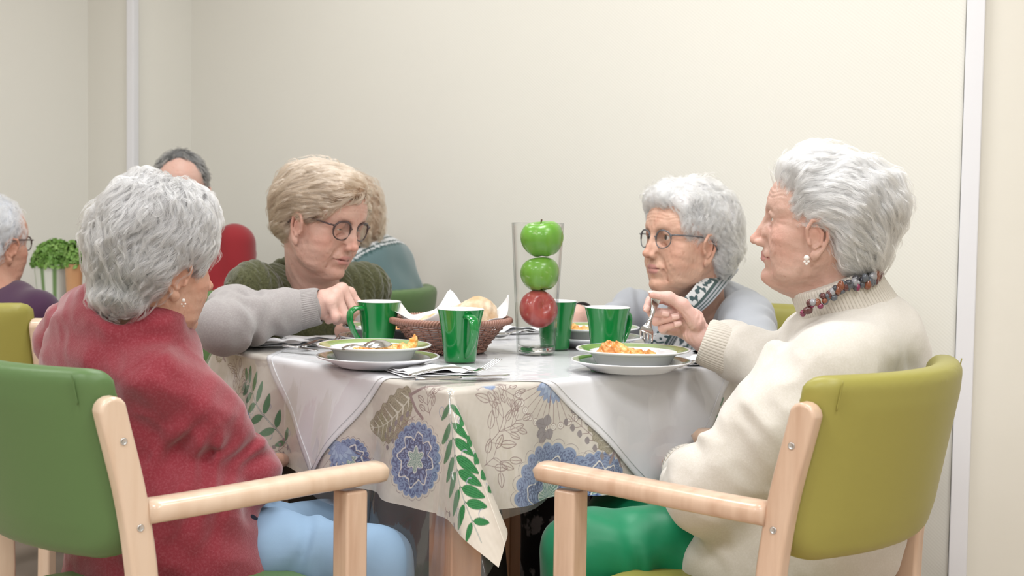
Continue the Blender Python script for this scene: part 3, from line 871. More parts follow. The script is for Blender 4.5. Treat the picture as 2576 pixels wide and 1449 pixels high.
M_CLOTH = mat('printed_cotton', vcol=True, rough=.7, spec=.2, bump=[(900, .12, .0004)])
M_WHITECL = mat('white_cotton', (.86, .86, .88), rough=.75, spec=.2, bump=[(14, .35, .006), (45, .18, .002), (1200, .1, .0003)])
M_PAPER = mat('white_paper', (.88, .88, .90), rough=.7, spec=.2, bump=[(60, .3, .002), (500, .15, .0004)])
def plastic_mat():
    m = bpy.data.materials.new('clear_plastic_film'); m.use_nodes = True; nt = m.node_tree; nt.nodes.clear()
    o = nt.nodes.new('ShaderNodeOutputMaterial'); tr = nt.nodes.new('ShaderNodeBsdfTransparent'); gl = nt.nodes.new('ShaderNodeBsdfGlossy')
    tr.inputs['Color'].default_value = (.985, .985, .99, 1); gl.inputs['Roughness'].default_value = .06
    lw = nt.nodes.new('ShaderNodeLayerWeight'); pw = nt.nodes.new('ShaderNodeMath'); pw.operation = 'POWER'; pw.inputs[1].default_value = 3.5
    ma = nt.nodes.new('ShaderNodeMath'); ma.operation = 'MULTIPLY_ADD'; ma.inputs[1].default_value = .45; ma.inputs[2].default_value = .075
    nt.links.new(lw.outputs['Facing'], pw.inputs[0]); nt.links.new(pw.outputs[0], ma.inputs[0])
    mx = nt.nodes.new('ShaderNodeMixShader'); nt.links.new(ma.outputs[0], mx.inputs[0])
    df = nt.nodes.new('ShaderNodeBsdfDiffuse'); hz = nt.nodes.new('ShaderNodeMixShader'); hz.inputs[0].default_value = .08; nt.links.new(tr.outputs[0], hz.inputs[1]); nt.links.new(df.outputs[0], hz.inputs[2])
    nt.links.new(hz.outputs[0], mx.inputs[1]); nt.links.new(gl.outputs[0], mx.inputs[2]); nt.links.new(mx.outputs[0], o.inputs['Surface'])
    tc = nt.nodes.new('ShaderNodeTexCoord'); prev = None
    for sc, st, ds, sv in ((10, .55, .012, (1, 1, .6)), (45, .35, .002, (1, 1, .5)), (170, .12, .0005, (1, 1, 1))):
        mp = nt.nodes.new('ShaderNodeMapping'); mp.inputs['Scale'].default_value = sv; nt.links.new(tc.outputs['Object'], mp.inputs[0])
        n = nt.nodes.new('ShaderNodeTexNoise'); n.inputs['Scale'].default_value = sc; nt.links.new(mp.outputs[0], n.inputs['Vector'])
        b = nt.nodes.new('ShaderNodeBump'); b.inputs['Strength'].default_value = st; b.inputs['Distance'].default_value = ds
        nt.links.new(n.outputs['Fac'], b.inputs['Height'])
        if prev is not None: nt.links.new(prev, b.inputs['Normal'])
        prev = b.outputs['Normal']
    nt.links.new(prev, gl.inputs['Normal'])
    return m
M_FILM = plastic_mat()

# table
tb = thing('dining_table', 'square wooden dining table under the printed cloth, four women around it', 'table', (*Tuv(TS / 2, TS / 2), 0), math.atan2(E1[1], E1[0]))
Rt = np.array([[E1[0], E2[0], 0], [E1[1], E2[1], 0], [0, 0, 1]])
MB().box((*Tuv(TS / 2, TS / 2), TZ - .018), (TS, TS, .030), Rt).build('tabletop', M_LEGW, tb, bevel=.004)
for a, b in ((0, 0), (1, 0), (0, 1), (1, 1)):
    c = Tuv(.046 + a * (TS - .092), .046 + b * (TS - .092))
    MB().box((*c, .357), (.068, .068, .714), Rt).build('leg', M_LEGW, tb, bevel=.004)
for (a, b, sx, sy) in ((.5, .06, TS - .17, .022), (.5, 1 - .06, TS - .17, .022), (.06, .5, .022, TS - .17), (1 - .06, .5, .022, TS - .17)):
    MB().box((*Tuv(a * TS, b * TS), TZ - .075), (sx, sy, .08), Rt).build('apron', M_LEGW, tb)

DR = .216; st = .00105
fine_n = np.arange(-DR, 0, st); us_f = np.append(fine_n, 0.0)
along = np.arange(0, TS + 1e-6, st); co = np.linspace(0, TS, 60); bk = np.linspace(TS, TS + DR, 24)
parts = [grid_obj('', us_f, us_f, lambda u, v: drape(u, v, 0, seed=0), None),
         grid_obj('', us_f, along, lambda u, v: drape(u, v, 0), None),
         grid_obj('', along, us_f, lambda u, v: drape(u, v, 0), None),
         grid_obj('', co, co, lambda u, v: drape(u, v, 0), None),
         grid_obj('', bk, co, lambda u, v: drape(u, v, 0), None), grid_obj('', co, bk, lambda u, v: drape(u, v, 0), None),
         grid_obj('', bk, bk, lambda u, v: drape(u, v, 0), None),
         grid_obj('', bk, np.linspace(-DR, 0, 24), lambda u, v: drape(u, v, 0), None),
         grid_obj('', np.linspace(-DR, 0, 24), bk, lambda u, v: drape(u, v, 0), None)]
Vv, Ff, Uu, Vq = join_grids(parts)
o = mesh_obj('tablecloth', Vv, Ff, M_CLOTH, None, True, paint_cloth(Uu, Vq))
tag(o, 'cream tablecloth printed with blue flowers, taupe leaves and green ferns, corner hanging forward', 'tablecloth')

# white square laid corner to the middle of each side
HD = TS / 2 + .252
n = 150; w = np.linspace(-1, 1, n)
def overlay(p, q):
    du = (p + q) / 2 * HD; dv = (p - q) / 2 * HD
    cr, sr = math.cos(math.radians(2.0)), math.sin(math.radians(2.0)); du, dv = du * cr - dv * sr, du * sr + dv * cr
    return drape(TS / 2 + du + .030, TS / 2 + dv - .012, .0022, seed=0, flare=.12)
P, F, U, V = grid_obj('', w, w, overlay, None)
o = mesh_obj('overlay_cloth', P, F, M_WHITECL)
tag(o, 'plain white square cloth laid cornerwise over the printed cloth, points hanging down the sides', 'tablecloth')
so = o.modifiers.new('s', 'SOLIDIFY'); so.thickness = .0008; so.offset = 1
hem = MB()
for s1 in (0, 1):
    for sg in (-1, 1):
        t_ = np.linspace(-.97, .97, 90); e = np.full(90, .972 * sg)
        a_, b_ = (t_, e) if s1 else (e, t_)
        PP = overlay(a_, b_); PP[:, 2] += .0006
        hem.tube(PP + np.array((0, -.0012, 0)), .0011, 5)
hem.build('hem', M_WHITECL, o, True)

# clear film over everything
us = np.concatenate([np.linspace(-.345, 0, 80), np.linspace(0, TS, 60)[1:], np.linspace(TS, TS + .16, 16)[1:]])
def film(u, v):
    uu = np.where(u < 0, u * (1 - .40 * np.clip(v / (TS * .5), 0, 1)), u)
    vv = np.where(v < 0, v * (.72 - .12 * np.clip(u / (TS * .3), 0, 1)), v)
    return drape(uu, vv, .0045, flap=.34, wave=.15, seed=.0, flare=.15)
P, F, U, V = grid_obj('', us, us, film, None)
o = mesh_obj('plastic_cover', P, F, M_FILM)
tag(o, 'clear plastic protective film spread over the table cloths, hanging past their hem', 'table cover')
TOPZ = TZ + .0052
# ------------------------------------------------------------------ crockery, cutlery, basket, vase
M_MUG = mat('mug_glaze', vcol=True, rough=.10, spec=.6, coat=.5)
M_PLATE = mat('plate_glaze', vcol=True, rough=.13, spec=.5, coat=.3)
M_STEEL = mat('cutlery_steel', (.62, .62, .62), rough=.16, metal=1.0, bump=[(400, .05, .0002)])
M_WICK = mat('brown_wicker', (.30, .15, .115), rough=.38, spec=.5, noise=(40, (.36, .19, .14), .35, .7))
M_BREAD = mat('bread_crust', (.60, .40, .23), rough=.85, noise=(28, (.74, .62, .47), .35, .62), bump=[(60, .6, .004), (240, .5, .0012)])
M_FOOD = mat('stew', vcol=True, rough=.28, spec=.6, coat=.35, bump=[(320, .5, .0014)])
def thin_glass(name, tint, edge, ior=1.5, rough=.02):
    m = bpy.data.materials.new(name); m.use_nodes = True; nt = m.node_tree; nt.nodes.clear()
    o = nt.nodes.new('ShaderNodeOutputMaterial'); tr = nt.nodes.new('ShaderNodeBsdfTransparent'); gl = nt.nodes.new('ShaderNodeBsdfGlossy')
    gl.inputs['Roughness'].default_value = rough
    lw = nt.nodes.new('ShaderNodeLayerWeight'); lp = nt.nodes.new('ShaderNodeMath'); lp.operation = 'POWER'; lp.inputs[1].default_value = 5.0; nt.links.new(lw.outputs['Facing'], lp.inputs[0])
    mc = nt.nodes.new('ShaderNodeMix'); mc.data_type = 'RGBA'; mc.inputs['A'].default_value = (*tint, 1); mc.inputs['B'].default_value = (*edge, 1)
    nt.links.new(lp.outputs[0], mc.inputs['Factor']); nt.links.new(mc.outputs['Result'], tr.inputs['Color'])
    pw = nt.nodes.new('ShaderNodeMath'); pw.operation = 'POWER'; pw.inputs[1].default_value = 4.0
    l2 = nt.nodes.new('ShaderNodeLayerWeight')
    ma = nt.nodes.new('ShaderNodeMath'); ma.operation = 'MULTIPLY_ADD'; ma.inputs[1].default_value = .80; ma.inputs[2].default_value = .018
    nt.links.new(l2.outputs['Facing'], pw.inputs[0]); nt.links.new(pw.outputs[0], ma.inputs[0])
    mx = nt.nodes.new('ShaderNodeMixShader'); nt.links.new(ma.outputs[0], mx.inputs[0]); nt.links.new(tr.outputs[0], mx.inputs[1]); nt.links.new(gl.outputs[0], mx.inputs[2])
    nt.links.new(mx.outputs[0], o.inputs['Surface']); return m
M_GLASS = thin_glass('clear_glass', (.992, .994, .993), (.62, .66, .65))
M_LENS = thin_glass('lens_glass', (.96, .96, .96), (.93, .93, .93), 1.45)
M_APPLE = mat('apple_skin', vcol=True, rough=.28, spec=.5, coat=.25)
GRN, WHT = (.006, .205, .040), (.84, .84, .87)

def ground(px, py, z=TOPZ):
    """point of height z seen at the photo pixel"""
    p = W(px, py, 1.0); o = np.array((0, 0, CAM_Z)); d = p - o; t = (z - CAM_Z) / d[2]
    return o + d * t

def lathe_cols(prof, k, cols):
    return np.repeat(np.array(cols, float), k, 0)

def mug(x, y, yaw, label, h=.103, rt=.0465, rb=.0315):
    t = thing('mug', label, 'mug', (x, y, TOPZ), 0, None)
    k = 64; zz = np.linspace(0, 1, 26)
    ro = rb + (rt - rb) * (zz * .62 + .38 * zz ** 3.2)
    prof = [(.001, .002), (rb * .8, .002), (rb * .88, 0), (rb * .96, .0)] + [(r, .003 + z * (h - .003)) for r, z in zip(ro, zz)]
    cols = [WHT] * 3 + [GRN] * 27
    cols[-1] = GRN
    prof += [(rt + .0002, h + .0008), (rt - .0006, h + .0016), (rt - .0020, h + .0012)]; cols += [WHT] * 3
    prof += [(r - .0030, .006 + z * (h - .006)) for r, z in zip(ro[::-1], zz[::-1])] + [(.001, .006)]; cols += [WHT] * 27
    mb = MB().lathe(prof, (x, y, TOPZ), k)
    o = mesh_obj('cup', np.concatenate(mb.V), mb.F, M_MUG, t, True, lathe_cols(prof, k, cols))
    # handle: wide band leaving below the rim, tapering down
    c, s = math.cos(math.radians(yaw)), math.sin(math.radians(yaw))
    pts = [(rt - .006, h * .88), (rt + .010, h * .885), (rt + .0225, h * .80), (rt + .0235, h * .62), (rt + .012, h * .38), (rt - .004, h * .20), (rb + .001, h * .12)]
    P = spline(pts, 34); wd = np.interp(np.linspace(0, 1, 34), [0, .25, .6, 1], [.0125, .0108, .0085, .0045])
    tg = np.gradient(P, axis=0); tg /= np.linalg.norm(tg, axis=1)[:, None]; nn = np.c_[-tg[:, 1], tg[:, 0]]
    a = np.arange(16) / 16 * 2 * PI; rs = []
    for i in range(34):
        ca = np.sign(np.cos(a)) * np.abs(np.cos(a)) ** .8; sa = np.sin(a)
        q = P[i] + nn[i] * (sa * .0050)[:, None]; side = ca * wd[i]
        rs.append(np.c_[x + q[:, 0] * c - side * s, y + q[:, 0] * s + side * c, TOPZ + q[:, 1]])
    mb = MB().rings(rs); V = np.concatenate(mb.V)
    mesh_obj('handle', V, mb.F, M_MUG, t, True, np.tile(GRN, (len(V), 1)))
    return t

def plate_prof(kind, R):
    if kind == 'flat':
        pr = [(.001, .003), (R * .55, .003), (R * .60, 0), (R * .66, .002), (R * .80, .011), (R * .985, .0185), (R, .0200), (R * .997, .0216), (R * .985, .0218)]
        cs = [WHT] * 9
        pr += [(R * .965, .0215), (R * .955, .0213), (R * .855, .0178), (R * .845, .0174), (R * .76, .0105), (R * .70, .006), (.001, .005)]
        cs += [WHT, PG, PG, WHT, WHT, WHT, WHT]
    else:
        pr = [(.001, .004), (R * .46, .004), (R * .50, 0), (R * .56, .001), (R * .66, .010), (R * .735, .0250), (R * .80, .0285), (R * .985, .0335), (R, .0350), (R * .997, .0366), (R * .985, .0368)]
        cs = [WHT] * 11
        pr += [(R * .965, .0365), (R * .955, .0363), (R * .765, .0315), (R * .755, .0310), (R * .71, .0245), (R * .64, .0110), (R * .55, .005), (.001, .004)]
        cs += [WHT, PG, PG, WHT, WHT, WHT, WHT, WHT]
    return pr, cs
PG = (.235, .345, .105)
def plate(name, x, y, z, R, kind, label, cat='plate'):
    pr, cs = plate_prof(kind, R); k = 96
    # double the band edges so the colour change is crisp
    mb = MB().lathe(pr, (x, y, z), k)
    o = mesh_obj(name, np.concatenate(mb.V), mb.F, M_PLATE, None, True, lathe_cols(pr, k, cs))
    tag(o, label, cat); return o

def stew(cx, cy, z, blobs, label, seed=0, hot=0.0, pc=None):
    pc = pc or (cx, cy)
    def f(P):
        d = None
        for (dx, dy, r, hh) in blobs:
            e = ell(P, (cx + dx, cy + dy, z + .004), (r, r * .8, hh * 1.45))
            d = e if d is None else smin(d, e, .010)
        d = d + .0024 * wob(P, 45, seed) + .0012 * wob(P, 110, seed + 2)
        rr = np.hypot(P[:, 0] - pc[0], P[:, 1] - pc[1]); return smax(d, (rr - (.060 + .75 * np.clip(P[:, 2] - z, 0, 1))) * .8, .004)
    m_ = max(abs(b[0]) + b[2] for b in blobs) + .01; n_ = max(abs(b[1]) + b[2] for b in blobs) + .01
    V, F = surf(f, (cx - m_, cy - n_, z - .004), (cx + m_, cy + n_, z + .055), .0016)
    V[:, 2] = np.maximum(V[:, 2], z)
    t = np.clip(wob(V, 60, seed) * .6 + .5, 0, 1)[:, None]; t2 = np.clip(wob(V, 35, seed + 3) * 1.2 - .2 + hot * np.clip((cx - V[:, 0]) / .03, 0, 1), 0, 1)[:, None]
    c = np.array((.80, .36, .075)) * (1 - t) + np.array((.90, .55, .20)) * t
    c = c * (1 - t2 * .6) + np.array((.66, .17, .03)) * t2 * .6
    o = mesh_obj('stew', V, F, M_FOOD, None, True, c); tag(o, label, 'food'); return o

def fork(p, q, up, label, name='fork', lift=0.0, parent=None, w=1.0, mk=True, bend=None, tl=.052):
    """p handle end, q tine tips; up = which way the front of the fork faces"""
    p = np.array(p, float); q = np.array(q, float); L = np.linalg.norm(q - p); t = (q - p) / L
    up = np.array(up, float); up -= (up @ t) * t; up /= np.linalg.norm(up); s = np.cross(t, up)
    pf = lambda x: -(.0075 * np.exp(-((x - (L - tl * .95)) / .022) ** 2)) + .0 + (.010 * np.clip((x - (L - .03)) / .03, 0, 1) ** 1.5) + .006 * np.sin(np.clip(x / (L - tl), 0, 1) * PI)
    mb = MB()
    def sweep(xs, ws, off, th):
        rs = []; a = np.arange(10) / 10 * 2 * PI
        for x, w_, o_, h_ in zip(xs, ws, off, th):
            c = p + t * x + up * pf(x) + s * o_
            rs.append(c + s * (np.cos(a) * w_ * w)[:, None] + up * (np.sin(a) * h_)[:, None])
        mb.rings(rs)
    x0 = L - tl - .012
    xs = np.linspace(0, x0, 24); ws = np.interp(xs / x0, [0, .03, .12, .55, .9, 1], [.004, .0085, .0095, .0050, .0030, .0034])
    sweep(xs, ws, 0 * xs, np.full(24, .0011) + .0006 * np.sin(xs / x0 * PI))
    xs = np.linspace(x0 - .002, L - tl * .66, 12); ws = np.interp(np.linspace(0, 1, 12), [0, .3, .6, 1], [.0034, .0060, .0112, .0120])
    sweep(xs, ws, 0 * xs, np.full(12, .0012))
    for k in range(4):
        o_ = (-1.5 + k) * .0067 * w; xs = np.linspace(L - tl * .70, L, 10)
        sweep(xs, np.interp(np.linspace(0, 1, 10), [0, .8, 1], [.0021, .0017, .0006]), np.full(10, o_), np.full(10, .0010))
    o = mb.build(name, M_STEEL, parent, True)
    if label: tag(o, label, 'fork')
    return o

def spoon(p, q, up, label, lift=None, big=1.0, flip=False):
    p = np.array(p, float); q = np.array(q, float); L = np.linalg.norm(q - p); t = (q - p) / L
    up = np.array(up, float); up -= (up @ t) * t; up /= np.linalg.norm(up); s = np.cross(t, up)
    bl = .060 * big; x0 = L - bl; mb = MB(); a = np.arange(12) / 12 * 2 * PI; rs = []
    n = 26; sg = -1 if flip else 1
    prof = lambda x: .010 * np.sin(np.clip(x / x0, 0, 1) * PI) * (.6) - 0
    for x in np.linspace(0, x0 + .003, n):
        w_ = np.interp(x / x0, [0, .02, .10, .5, .9, 1.1], [.003, .0085, .0100, .0050, .0032, .0040]); c = p + t * x + up * prof(x)
        rs.append(c + s * (np.cos(a) * w_)[:, None] + up * (np.sin(a) * .0013)[:, None])
    mb.rings(rs)
    m_, k = 14, 28; g = []
    for side in (0, 1):
        for i in range(m_ + 1):
            r = i / m_
            for j in range(k):
                b = j / k * 2 * PI
                ex = (bl / 2) * r * math.cos(b); ey = .0205 * big * r * math.sin(b) * (1 - .16 * math.cos(b))
                dz = -.0095 * big * (1 - r ** 2.2) * sg + side * .0012
                g.append(p + t * (x0 + bl / 2 + ex) + s * ey + up * dz)
    F = []; N = (m_ + 1) * k
    for i in range(m_):
        for j in range(k):
            a0, a1, b0, b1 = i * k + j, i * k + (j + 1) % k, (i + 1) * k + j, (i + 1) * k + (j + 1) % k
            F += [[a0, a1, b1, b0], [N + a0, N + b0, N + b1, N + a1]]
    for j in range(k): F.append([m_ * k + j, m_ * k + (j + 1) % k, N + m_ * k + (j + 1) % k, N + m_ * k + j])
    mb.add(np.array(g), F)
    o = mb.build('spoon', M_STEEL, None, True); tag(o, label, 'spoon'); return o

def knife(p, q, label):
    p = np.array(p, float); q = np.array(q, float); L = np.linalg.norm(q - p); t = (q - p) / L; s = np.cross((0, 0, 1), t)
    mb = MB(); a = np.arange(10) / 10 * 2 * PI; rs = []
    for f in np.linspace(0, .47, 12):
        w_ = np.interp(f, [0, .02, .1, .47], [.003, .0075, .0080, .0052]); rs.append(p + t * L * f + s * (np.cos(a) * w_)[:, None] + np.outer(np.sin(a), (0, 0, .0028)))
    mb.rings(rs); rs = []
    for f in np.linspace(.46, 1, 16):
        w_ = np.interp(f, [.46, .52, .8, .95, 1], [.005, .0078, .0088, .0070, .001]); rs.append(p + t * L * f + s * (np.cos(a) * w_)[:, None] + np.outer(np.sin(a), (0, 0, .0009)))
    mb.rings(rs)
    o = mb.build('knife', M_STEEL, None, True); tag(o, label, 'knife'); return o

def napkin(c, ang, sx, sy, label, seed=0, lay=3, amp=.0025):
    ca, sa = math.cos(math.radians(ang)), math.sin(math.radians(ang)); mb = MB()
    for l in range(lay):
        n1, n2 = 26, 18; u = np.linspace(-1, 1, n1); v = np.linspace(-1, 1, n2); U, Vv = np.meshgrid(u, v, indexing='ij'); U = U.ravel(); Vv = Vv.ravel()
        sh = 1 - .05 * l; rot = .07 * l
        X = (U * math.cos(rot) - Vv * math.sin(rot) * .6) * sx / 2 * sh; Y = (Vv * math.cos(rot) + U * math.sin(rot) * .6) * sy / 2 * sh
        q = np.c_[X, Y, 0 * X + l * .1].astype(np.float32)
        Z = .0012 + l * .0018 + amp * (l + .25) / lay * np.clip(wob(q, 11, seed + l) + .7, 0, 2) * (1 - .15 * (U ** 2))
        P = np.c_[c[0] + X * ca - Y * sa, c[1] + X * sa + Y * ca, TOPZ + Z]
        F = [[i * n2 + j, (i + 1) * n2 + j, (i + 1) * n2 + j + 1, i * n2 + j + 1] for i in range(n1 - 1) for j in range(n2 - 1)]
        mb.add(P, F)
    o = mb.build('paper_napkin', M_PAPER, None, True); tag(o, label, 'napkin')
    so = o.modifiers.new('s', 'SOLIDIFY'); so.thickness = .0004
    return o

def gz(px, py, z): return tuple(ground(px, py, z)[:2])
# place setting of the woman in red
x1, y1 = gz(951, 906, TOPZ + .012)
plate('dinner_plate', x1, y1, TOPZ, .1165, 'flat', 'flat green-rimmed plate under the soup plate in front of the woman in red')
x2, y2 = x1 - .008, y1 + .004
plate('soup_plate', x2, y2, TOPZ + .0060, .1085, 'deep', 'white soup plate with green rim holding leftovers and a spoon, nearest the woman in red')
stew(x2 + .012, y2 - .002, TOPZ + .0105, [(-.045, .030, .020, .012), (-.02, .0, .030, .018), (.01, -.005, .034, .021), (.045, -.004, .028, .021), (.064, .010, .012, .030), (-.01, .03, .02, .016), (.03, .03, .02, .016)], 'orange stew leftovers in the soup plate beneath the spoon', 1, pc=(x2, y2))
zr = TOPZ + .044
spoon(W(862, 879, y2 - .098), W(985, 866, y2 - .030), (0, -.1, 1), 'steel spoon resting face down across the soup plate with orange leftovers', flip=True)
# place setting of the woman in cream
x3, y3 = gz(1587, 917, TOPZ + .012)
plate('dinner_plate', x3, y3, TOPZ, .1145, 'flat', 'flat green-rimmed plate under the soup plate in front of the woman in cream')
plate('soup_plate', x3 + .004, y3 + .003, TOPZ + .0060, .1080, 'deep', 'white soup plate with green rim and stew below the raised fork')
stew(x3 - .012, y3 - .004, TOPZ + .0105, [(-.030, .0, .026, .029), (-.012, .0, .026, .026), (.015, -.006, .026, .020), (.045, -.006, .022, .018), (-.01, .025, .02, .016), (.03, .02, .02, .016)], 'orange stew piled in the soup plate below the raised fork', 2, hot=2.0, pc=(x3 + .004, y3 + .003))
# woman in the grey cardigan
x4, y4 = .178, 3.10
plate('dinner_plate', x4, y4, TOPZ, .1165, 'flat', 'flat white plate behind the mugs, under the soup plate of the woman in grey')
plate('soup_plate', x4, y4, TOPZ + .0060, .1085, 'deep', 'green-rimmed soup plate with stew, partly hidden by the mug right of the vase')
stew(x4 - .005, y4, TOPZ + .0105, [(-.045, -.01, .030, .026), (.0, 0, .034, .020), (.05, -.01, .022, .022), (-.03, .02, .02, .016)], 'orange stew in the soup plate partly hidden by a mug', 3)
# woman in the green vest
x5, y5 = -.262, 3.045
plate('dinner_plate', x5, y5, TOPZ, .1165, 'flat', 'flat white plate behind the left mug, in front of the woman in the green vest')
plate('soup_plate', x5, y5, TOPZ + .0060, .1085, 'deep', 'green-rimmed soup plate behind the left mug, under the fist of the woman in the vest')
stew(x5, y5, TOPZ + .0105, [(-.03, -.01, .030, .016), (.02, 0, .034, .018), (.05, -.01, .022, .016)], 'pale orange stew in the soup plate behind the left mug', 4)

for (px, py, yaw, lb) in ((952, 882, 218, 'green mug with its handle to the left, between the blonde woman and the bread basket'),
                          (1157, 909, -66, 'green mug with handle towards the front right, standing before the bread basket'),
                          (1526, 900, 48, 'green mug standing behind the soup plate of the woman in cream, handle away right'),
                          (1396, 877, 110, 'green mug half hidden right behind the glass vase')):
    x, y = gz(px, py, TOPZ); mug(x, y, yaw, lb)

# napkins and cutlery
nx, ny = gz(1085, 938, TOPZ)
napkin((nx, ny + .01), 24, .15, .12, 'white paper napkin under the fork and knife at the front corner', 1, amp=.006)
f0 = ground(1030, 944, TOPZ + .010); f1 = ground(1256, 916, TOPZ + .022)
fork(f0, f1, (0, 0, 1), 'steel fork lying on the napkin at the front corner of the table', w=1.1)
knife(ground(1045, 953, TOPZ + .0062) , ground(1282, 943, TOPZ + .0045), 'thin steel knife lying beside the fork on the front napkin')
nx, ny = gz(700, 868, TOPZ)
napkin((nx - .02, ny), 20, .20, .09, 'crumpled white paper napkin at the left corner of the table', 3, amp=.007)
knife(ground(712, 868, TOPZ + .012), ground(800, 882, TOPZ + .007), 'dark steel knife lying over the left corner napkin')
nx, ny = gz(815, 852, TOPZ)
napkin((nx - .02, ny), 15, .17, .12, 'white paper napkin spread beside the arm of the woman in the vest', 5, amp=.003)
fork(ground(762, 872, TOPZ + .008), ground(868, 848, TOPZ + .012), (0, 0, 1), 'steel fork lying tines away on the napkin near the left mug')
nx, ny = gz(1285, 836, TOPZ)
napkin((nx, ny), 25, .16, .10, 'white folded napkin at the far side behind the basket and vase', 7, amp=.010)
spoon(ground(1330, 836, TOPZ + .012), ground(1232, 842, TOPZ + .010), (0, 0, 1), 'steel spoon lying on the napkin behind the basket', big=.9)
nx, ny = gz(1790, 914, TOPZ)
napkin((nx, ny), 10, .12, .07, 'crumpled white napkin under the sleeve cuff of the woman in cream', 9, amp=.012)
knife(ground(1745, 909, TOPZ + .009), ground(1700, 925, TOPZ + .006), 'steel knife end poking out beside the right plate')

# bread basket
bx, by = gz(1132, 884, TOPZ)
bk_ = thing('bread_basket', 'round brown woven bread basket with flaring rim in the middle of the table', 'basket', (bx, by, TOPZ))
rb_, rt_, hb_ = .070, .122, .067
rad = lambda z: rb_ + (rt_ - rb_) * (np.clip(z / hb_, 0, 1) ** 1.15)
mb = MB(); ns = 34
for j in range(12):
    z = .007 + j * (hb_ - .014) / 11; a = np.linspace(0, 2 * PI, ns * 5 + 1)[:-1]
    rr = rad(z) + .0026 * np.sin(a * ns / 2 + (j % 2) * PI)
    P = np.c_[bx + rr * np.cos(a), by + rr * np.sin(a), TOPZ + z + .0006 * np.sin(a * ns / 2)]
    P = np.vstack([P, P[:1]]); mb.tube(P, .0018, 6)
mb.build('weave', M_WICK, bk_, True)
mb = MB()
for i in range(ns):
    a = (i + .5) / ns * 2 * PI; zz = np.linspace(0, hb_, 7); rr = rad(zz)
    mb.tube(np.c_[bx + rr * np.cos(a), by + rr * np.sin(a), TOPZ + zz], .0016, 5)
st_ = mb.build('stakes', M_WICK, bk_, True); st_['kind'] = 'stuff'
for nm, z, r, tr, tw_ in (('rim', hb_, rt_ + .002, .0052, 40), ('foot_ring', .0055, rb_ + .002, .0032, 26)):
    mb = MB()
    for s_ in range(3):
        a = np.linspace(0, 2 * PI, 721); ph = a * tw_ + s_ * 2 * PI / 3
        rr = r + tr * np.cos(ph); P = np.c_[bx + rr * np.cos(a), by + rr * np.sin(a), TOPZ + z + tr * .8 * np.sin(ph)]
        mb.tube(P, tr * .62, 6)
    mb.build(nm, M_WICK, bk_, True)
MB().lathe([(.001, .004), (rb_, .004), (rb_, .007), (.001, .007)], (bx, by, TOPZ), 40).build('base', M_WICK, bk_)
# lining napkin: a square sheet following the inside, corners standing up
nr, na = 40, 120; rr_, aa_ = np.meshgrid(np.linspace(0, 1, nr), np.arange(na) / na * 2 * PI, indexing='ij')
a0 = math.radians(4); ca_ = np.abs(((aa_ - a0 + PI / 4) % (PI / 2)) - PI / 4)
Lmax = .112 / np.cos(PI / 4 - ca_) ** 1.0; Lmax = .136 / np.maximum(np.cos(PI / 4 - ca_), .7) 
s_ = rr_ * Lmax; bot = .066
rad_in = np.where(s_ < bot, s_, bot + (s_ - bot) * .48); z_in = np.where(s_ < bot, 0, (s_ - bot) * .88)
q = np.stack([np.cos(aa_), np.sin(aa_), s_ * 6], -1).reshape(-1, 3).astype(np.float32)
wv = wob(q, .8, 2).reshape(s_.shape); up = np.clip((z_in - .05) / .06, 0, 1)
rad_in = rad_in - up * .012 * (wv + .4); z_in = z_in * (1 + .18 * wv * up) + up * .010 * np.sin(aa_ * 9)
P = np.stack([bx + rad_in * np.cos(aa_), by + rad_in * np.sin(aa_), TOPZ + .0105 + z_in], -1).reshape(-1, 3)
F = [[i * na + j, i * na + (j + 1) % na, (i + 1) * na + (j + 1) % na, (i + 1) * na + j] for i in range(1, nr - 1) for j in range(na)]
o = mesh_obj('paper_liner', P, F, M_PAPER); tag(o, 'white paper napkin lining the bread basket, points standing above the rim', 'napkin')
o.modifiers.new('s', 'SOLIDIFY').thickness = .0004
for k, (dx, dy, dz, sx, sy, sz, rz, lb) in enumerate(((.052, .012, .072, .046, .040, .036, 20, 'round crusty bread roll standing highest, right side of the basket'),
        (-.005, -.030, .050, .050, .032, .024, -10, 'bread piece low at the front of the basket, half behind a mug'),
        (.012, .045, .062, .036, .032, .026, 60, 'small bread piece at the back of the basket beside the tall roll'),
        (-.045, .02, .045, .035, .030, .024, 30, 'bread piece at the left of the basket under the paper'))):
    R_m = rotm(z=rz)
    f = lambda P_: smin(ellR(P_, (bx + dx, by + dy, TOPZ + dz), (sx, sy, sz), R_m), ellR(P_, (bx + dx + .01, by + dy, TOPZ + dz + .012), (sx * .6, sy * .7, sz * .8), R_m), .02) + .002 * wob(P_, 30, k) + .0007 * wob(P_, 120, k + 1)
    V, F = surf(f, (bx + dx - .075, by + dy - .075, TOPZ + dz - .06), (bx + dx + .075, by + dy + .075, TOPZ + dz + .07), .0024)
    o = mesh_obj('bread_roll', V, F, M_BREAD); tag(o, lb, 'bread')

